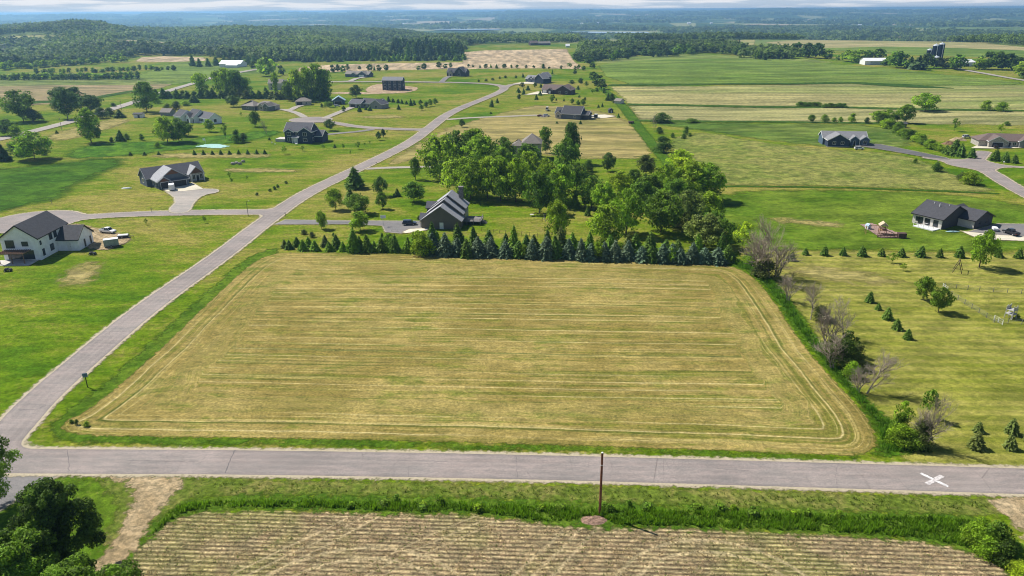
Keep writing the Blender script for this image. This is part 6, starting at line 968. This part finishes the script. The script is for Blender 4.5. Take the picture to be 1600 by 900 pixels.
def table_set(u, v, label, mat=METALW, umb=None):
    p = P(u, v); o = empty('garden_table', p, random.uniform(0, 3), z_at(p) + (.26 if umb is None else 0)); tag(o, label, 'garden table'); MB().lathe([(.75, .70), (.75, .75)], 16).build('table_top', mat, o)
    for a in range(4): MB().tube((.5 * math.cos(a * 1.57), .5 * math.sin(a * 1.57), 0), (.4 * math.cos(a * 1.57), .4 * math.sin(a * 1.57), .7), .03, .03, 6).build('leg', mat, o)
def chair(u, v, ang, label, mat=METALW, dz=.26):
    p = P(u, v); o = empty('garden_chair', p, ang, z_at(p) + dz); tag(o, label, 'garden chair', 'garden chairs'); MB().box(-.3, .3, -.3, .3, .40, .46).build('seat', mat, o); MB().prism([(.24, .46), (.32, .46), (.48, 1.0), (.42, 1.0)], -.3, .3, 'x').build('backrest', mat, o)
    for x in (-.26, .26):
        for y in (-.26, .26): MB().tube((x, y, 0), (x, y, .4), .025, .025, 5).build('leg', mat, o)
table_set(1448, 353, 'round white table on the deck of the charcoal ranch house'); chair(1444, 351.5, .3, 'white garden chair left of the round white table on the deck'); chair(1453, 354, 2.8, 'white garden chair right of the round white table on the deck'); chair(1437, 352.5, 1, 'brown garden chair at the outer corner of the deck', WOOD); chair(1455, 350.5, 4, 'brown garden chair against the pale wall on the deck', WOOD)
table_set(831, 338, 'pale picnic table on the lawn behind the taupe house', CONC, 1); chair(425, 224, .4, 'pale garden chair left of the navy house terrace', CONC, 0); chair(430, 226, 2, 'white garden chair beside the navy house terrace', METALW, 0); table_set(463, 226.5, 'white garden table in front of the navy house', METALW, 1)
p = P(1488, 363); o = empty('kayak', p, -.05); tag(o, 'pale turquoise kayak lying on the grass before the charcoal ranch house', 'kayak'); prof = [(-2.3, .03, .02), (-1.7, .25, .16), (-.8, .42, .26), (.3, .45, .28), (1.3, .34, .22), (2.0, .16, .14), (2.4, .03, .05)]; V = []; n = 10
for x, w_, h_ in prof: V += [(x, w_ * math.cos(2 * math.pi * k / n), .25 + h_ * math.sin(2 * math.pi * k / n)) for k in range(n)]
MB().add(V, [(j * n + k, j * n + (k + 1) % n, (j + 1) * n + (k + 1) % n, (j + 1) * n + k) for j in range(len(prof) - 1) for k in range(n)]).build('hull', plain('turquoise_plastic', (.42, .62, .66), .4), o, smooth=True); MB().lathe([(.34, .50), (.30, .55), (.26, .50)], 14).build('cockpit_rim', BLACKTRIM, o)
o = trailer(1554, 361, 1.2, 2.6, 1.5, .7, METALW, 'small covered white trailer beside the black pickup at the charcoal ranch', 'boat_trailer')
p = P(198, 294.5); o = empty('rowing_boat', p, .2); tag(o, 'small pale boat lying upside down on the lawn beside the triple gabled house', 'boat'); V = []; n = 10; prof = [(-1.9, .45, .30), (-1.2, .6, .42), (0, .68, .46), (1.2, .5, .40), (2.1, .04, .22)]
for x, w_, h_ in prof: V += [(x, w_ * math.cos(math.pi * k / (n - 1)), h_ * math.sin(math.pi * k / (n - 1))) for k in range(n)]
MB().add(V, [(j * n + k, j * n + k + 1, (j + 1) * n + k + 1, (j + 1) * n + k) for j in range(len(prof) - 1) for k in range(n - 1)] + [tuple(range(n))]).build('hull', METALW, o, smooth=True); MB().box(-1.9, 1.9, -.03, .03, .44, .5).build('keel', TRIMG, o)
# flower bed stones
for i, (u, v) in enumerate(((370, 256), (364, 257), (380, 253.5), (375, 257))): rock(u, v, 1.0, f'grey boulder in the little lawn rock bed, {ordinal(i + 1)} counted', STONE, 10 + i)
p = P(954, 176); o = empty('garden_shed', p, .2); tag(o, 'small dark play hut on the lawn behind the dark slate house', 'play hut'); MB().box(-1.6, 1.6, -1.4, 1.4, -.2, 2.2).build('wall', S_CHAR, o); MB().prism([(-1.9, 2.2), (1.9, 2.2), (0, 3.4)], -1.7, 1.7).build('roof', R_DARK, o); MB().box(-.4, .4, -1.46, -1.41, 0, 1.7).build('door', TRIM, o)
p = P(986, 193); o = empty('hay_feeder', p, .2); tag(o, 'small dark cart at the fence line beside the tan strip', 'cart'); MB().box(-1.7, 1.7, -1, 1, .6, 1.5).build('box', S_DKBROWN, o); wheel(o, -.9, -1.05, .5); wheel(o, .9, -1.05, .5); wheel(o, -.9, 1.05, .5); wheel(o, .9, 1.05, .5)
# ------------------------------------------------------------------ loose grass, weeds and stubble
def tufts(name, poly, dens, hmin, hmax, hue, seed, blades=5, wid=.05, clump=.0, shrink=.4, droop=.35, mat=None, gate=None):
    rng = np.random.default_rng(seed); mn, mx_ = poly.min(0), poly.max(0); n = int((mx_ - mn).prod() * dens); Q = rng.uniform(mn, mx_, (n, 2)); e = sd_poly(Q, poly); Q = Q[e > shrink]
    f = np.sin(Q[:, 0] * .9 + 1.3 * np.sin(Q[:, 1] * .7)) * np.cos(Q[:, 1] * 1.1 + np.sin(Q[:, 0] * .31) * 2); keep = rng.random(len(Q)) < np.clip(.75 + .5 * f, .1, 1); Q = Q[keep]; f = f[keep]
    if gate is not None: k = gate(Q, rng); Q = Q[k]; f = f[k]
    h = rng.uniform(hmin, hmax, len(Q)) * (1 + .3 * f); B = np.repeat(Q, blades, 0) + rng.normal(0, .12, (len(Q) * blades, 2)); H = np.repeat(h, blades) * rng.uniform(.6, 1.15, len(Q) * blades); a = rng.uniform(0, 2 * np.pi, len(H)); z = hz(B[:, 0], B[:, 1])
    dx = np.column_stack([np.cos(a), np.sin(a)]); w_ = wid * rng.uniform(.7, 1.4, len(H)); l = H * droop * rng.uniform(.3, 1.3, len(H)); px = np.column_stack([-dx[:, 1], dx[:, 0]])
    V = np.empty((len(H), 4, 3)); V[:, 0, :2] = B - px * w_[:, None]; V[:, 1, :2] = B + px * w_[:, None]; V[:, 2, :2] = B + dx * l[:, None] + px * (w_ * .45)[:, None]; V[:, 3, :2] = B + dx * l[:, None] - px * (w_ * .45)[:, None]
    V[:, 0, 2] = V[:, 1, 2] = z - .02; V[:, 2, 2] = V[:, 3, 2] = z + H; me = np_mesh(name, V.reshape(-1, 3), np.arange(4 * len(H)).reshape(-1, 4)); set_attr(me, 'tint', np.clip(np.repeat(.5 + .3 * f, blades) + rng.normal(0, .2, len(H)), 0, 1), 'FACE')
    o = link(name, me, None, [mat or BLADE]); o.color = (*hue, 1); tag(o, kind='stuff'); return o
tufts('ditch_grass', smooth_pts(GP([(262, 798), (300, 782), (420, 780), (700, 784), (1000, 795), (1300, 803), (1500, 808), (1555, 822), (1590, 850), (1598, 880), (1570, 878), (1500, 854), (1400, 838), (1200, 829), (1000, 822), (962, 824), (945, 812), (915, 808), (880, 820), (800, 810), (722, 799), (650, 803), (500, 795), (340, 794), (278, 804), (240, 838), (228, 842), (250, 812)]), 1), 17, .28, .72, (.110, .225, .010), 5, 5, .06)
tufts('hedgerow_grass', HEDGEP, 9, .35, .9, (.080, .190, .012), 6, 5, .06, shrink=.8)
tufts('verge_weeds', GP([(300, 752), (800, 760), (1200, 771), (1600, 785), (1500, 803), (1300, 797), (1000, 788), (700, 776), (420, 772), (300, 776)]), 2.2, .12, .4, (.13, .18, .03), 7, 5, .05)
def rows(Q, rng):
    y = (Q[:, 1] + Q[:, 0] * .055); return (np.abs((y / .84) % 1.0 - .5) < .2)
tufts('stubble', CORNP, 16, .06, .22, (.36, .30, .18), 8, 3, .05, shrink=1.0, droop=1.1, gate=rows)
tufts('crop_seedlings', CORNP, 2.2, .08, .2, (.10, .17, .03), 9, 4, .05, shrink=.5, gate=rows)
# low weeds standing proud in the ditch
for i in range(26):
    u = random.uniform(460, 1480); f = (u - 400) / 1100; plant(u, 779 + 25 * f + random.uniform(-3, 12), random.uniform(5, 11), random.uniform(9, 20), 'b', random.choice('lgg'), 'weed clumps in the ditch', 'in the grassy ditch', low=True)
# ------------------------------------------------------------------ woods too many to count
def inpoly(u, v, poly):
    return sd_poly(np.column_stack([u, v]), np.array(poly, float)) > 0
def wood(name, r0, r1, az0, az1, inc, exc, area, qn, wmin, wmax, hmin, hmax, seed, hue, qs=.17, pix=True, keepf=None):
    rng = np.random.default_rng(seed); A = abs(az1 - az0) / 2 * (r1 ** 2 - r0 ** 2); n = int(A / area); r = np.sqrt(rng.uniform(r0 ** 2, r1 ** 2, n)); a = rng.uniform(az0, az1, n); x = r * np.sin(a); y = r * np.cos(a); z = hz(x, y)
    if pix:
        u, v = project(x, y, z); k = np.zeros(n, bool)
        for p in inc: k |= inpoly(u, v, p)
        for p in exc: k &= ~inpoly(u, v, p)
    else: k = np.ones(n, bool)
    if keepf is not None: k &= keepf(x, y, rng)
    x, y, z = x[k], y[k], z[k]; m = len(x); W = rng.uniform(wmin, wmax, m); H = rng.uniform(hmin, hmax, m); tt = np.clip(rng.normal(.48, .2, m) + .24 * np.sin(x * .011 + 2 * np.sin(y * .006)) * np.cos(y * .0085 + x * .003), 0, 1); W = W * (1 + .2 * np.sin(x * .017 + y * .013)); H = H * (1 + .22 * np.sin(x * .013 + 1) * np.sin(y * .017))
    d = rng.normal(size=(m, qn, 3)); d[..., 2] = np.abs(d[..., 2]) * .9 - .15; d /= np.linalg.norm(d, axis=2)[..., None]; rad = rng.uniform(.72, 1.05, (m, qn)) * (1 + .16 * np.sin(d[..., 0] * 6 + tt[:, None] * 30) * np.cos(d[..., 1] * 5 + tt[:, None] * 17))
    C = np.empty((m, qn, 3)); C[..., 0] = x[:, None] + d[..., 0] * rad * W[:, None] / 2; C[..., 1] = y[:, None] + d[..., 1] * rad * W[:, None] / 2; C[..., 2] = z[:, None] + H[:, None] * (.42 + .55 * d[..., 2] * rad)
    Nn = d * .9 + rng.normal(0, .4, d.shape) + np.array([0, 0, .25]); Nn /= np.linalg.norm(Nn, axis=2)[..., None]; s = np.repeat(W * qs, qn) * rng.uniform(.6, 1.25, m * qn)
    V, F = quads(C.reshape(-1, 3), Nn.reshape(-1, 3), s, rng); me = np_mesh(name, V, F); set_attr(me, 'tint', np.clip(np.repeat(tt, qn) + rng.normal(0, .13, m * qn), 0, 1), 'FACE'); o = link(name, me, None, [LEAF]); o.color = (*hue, 1); tag(o, kind='stuff'); return o, m
WEST = [(-300, 100), (-100, 104), (0, 106), (60, 103), (100, 98), (150, 93), (205, 91), (212, 87), (320, 87), (345, 93), (400, 97), (470, 96), (600, 95), (728, 94), (727, 72), (770, 68), (905, 67), (905, 52), (700, 54), (640, 46), (400, 30), (0, 18), (-300, 18)]
EXC = [[(-40, 57), (50, 54.5), (125, 56), (122, 65), (40, 68), (-40, 69)], [(170, 64), (205, 61), (268, 65), (262, 77), (185, 77)], [(205, 104), (222, 89), (260, 87), (322, 89), (328, 104), (260, 106)], [(325, 94), (392, 93), (392, 112), (325, 112)], [(720, 84), (760, 77.5), (900, 75), (900, 90), (725, 96)], [(505, 84), (556, 84), (556, 96), (505, 96)], [(600, 88), (725, 88), (725, 100), (470, 100), (470, 96)]]
n1 = wood('west_woods', 950, 1500, -.75, .12, [WEST], EXC, 85, 46, 8, 13, 9, 16, 21, (.105, .165, .034)); n2 = wood('hill_woods', 1500, 3300, -.80, .12, [WEST], EXC, 150, 26, 11, 17, 11, 18, 22, (.105, .165, .034), .20)
BELT = [[(900, 96), (908, 72), (960, 70), (1040, 74), (1100, 71), (1150, 74), (1160, 79), (1230, 82), (1240, 86), (1180, 87), (1060, 82), (990, 87), (940, 97)], [(960, 62), (1100, 58), (1250, 54), (1330, 52), (1420, 52), (1500, 58), (1700, 66), (1700, 78), (1560, 70), (1440, 63), (1250, 62), (1140, 63), (1000, 66)], [(1150, 90), (1240, 86), (1250, 92), (1180, 92)]]
n3 = wood('tree_belt_wood', 1050, 3000, .05, .65, BELT, [], 150, 34, 10, 16, 10, 17, 23, (.098, .160, .030), .18)
def far_mask(x, y, rng):
    f = np.sin(x * .0021 + 1.7 * np.sin(y * .0013)) + np.sin(y * .0034 + x * .0009 + 2) + .8 * np.sin(x * .0057 + y * .0021); return f > .15 + rng.normal(0, .25, len(x))
n4 = wood('valley_woods', 2900, 5600, -.72, .72, [], [], 1500, 24, 26, 50, 13, 21, 24, (.095, .150, .036), .15, False, lambda x, y, rng: far_mask(x, y, rng) & ~((x < -.18 * y) & (np.hypot(x, y) < 3300)))
n5 = wood('ridge_woods', 5600, 15000, -.72, .72, [], [], 14000, 20, 60, 130, 15, 24, 25, (.095, .150, .038), .15, False, far_mask)
# ------------------------------------------------------------------ haze
zmax = 79.0; hb = MB().box(-26000, 26000, -6000, 40000, -75, zmax).build('haze', None)
hm = bpy.data.materials.new('haze'); hm.use_nodes = True; ht = hm.node_tree; ht.nodes.clear(); pv = ht.nodes.new('ShaderNodeVolumePrincipled'); ho = ht.nodes.new('ShaderNodeOutputMaterial'); pv.inputs['Color'].default_value = (.37, .68, 1.0, 1); pv.inputs['Density'].default_value = 1.15e-4; pv.inputs['Anisotropy'].default_value = .5; ht.links.new(pv.outputs[0], ho.inputs['Volume'])
hb.data.materials.clear(); hb.data.materials.append(hm); tag(hb, kind='stuff')
label_plants()
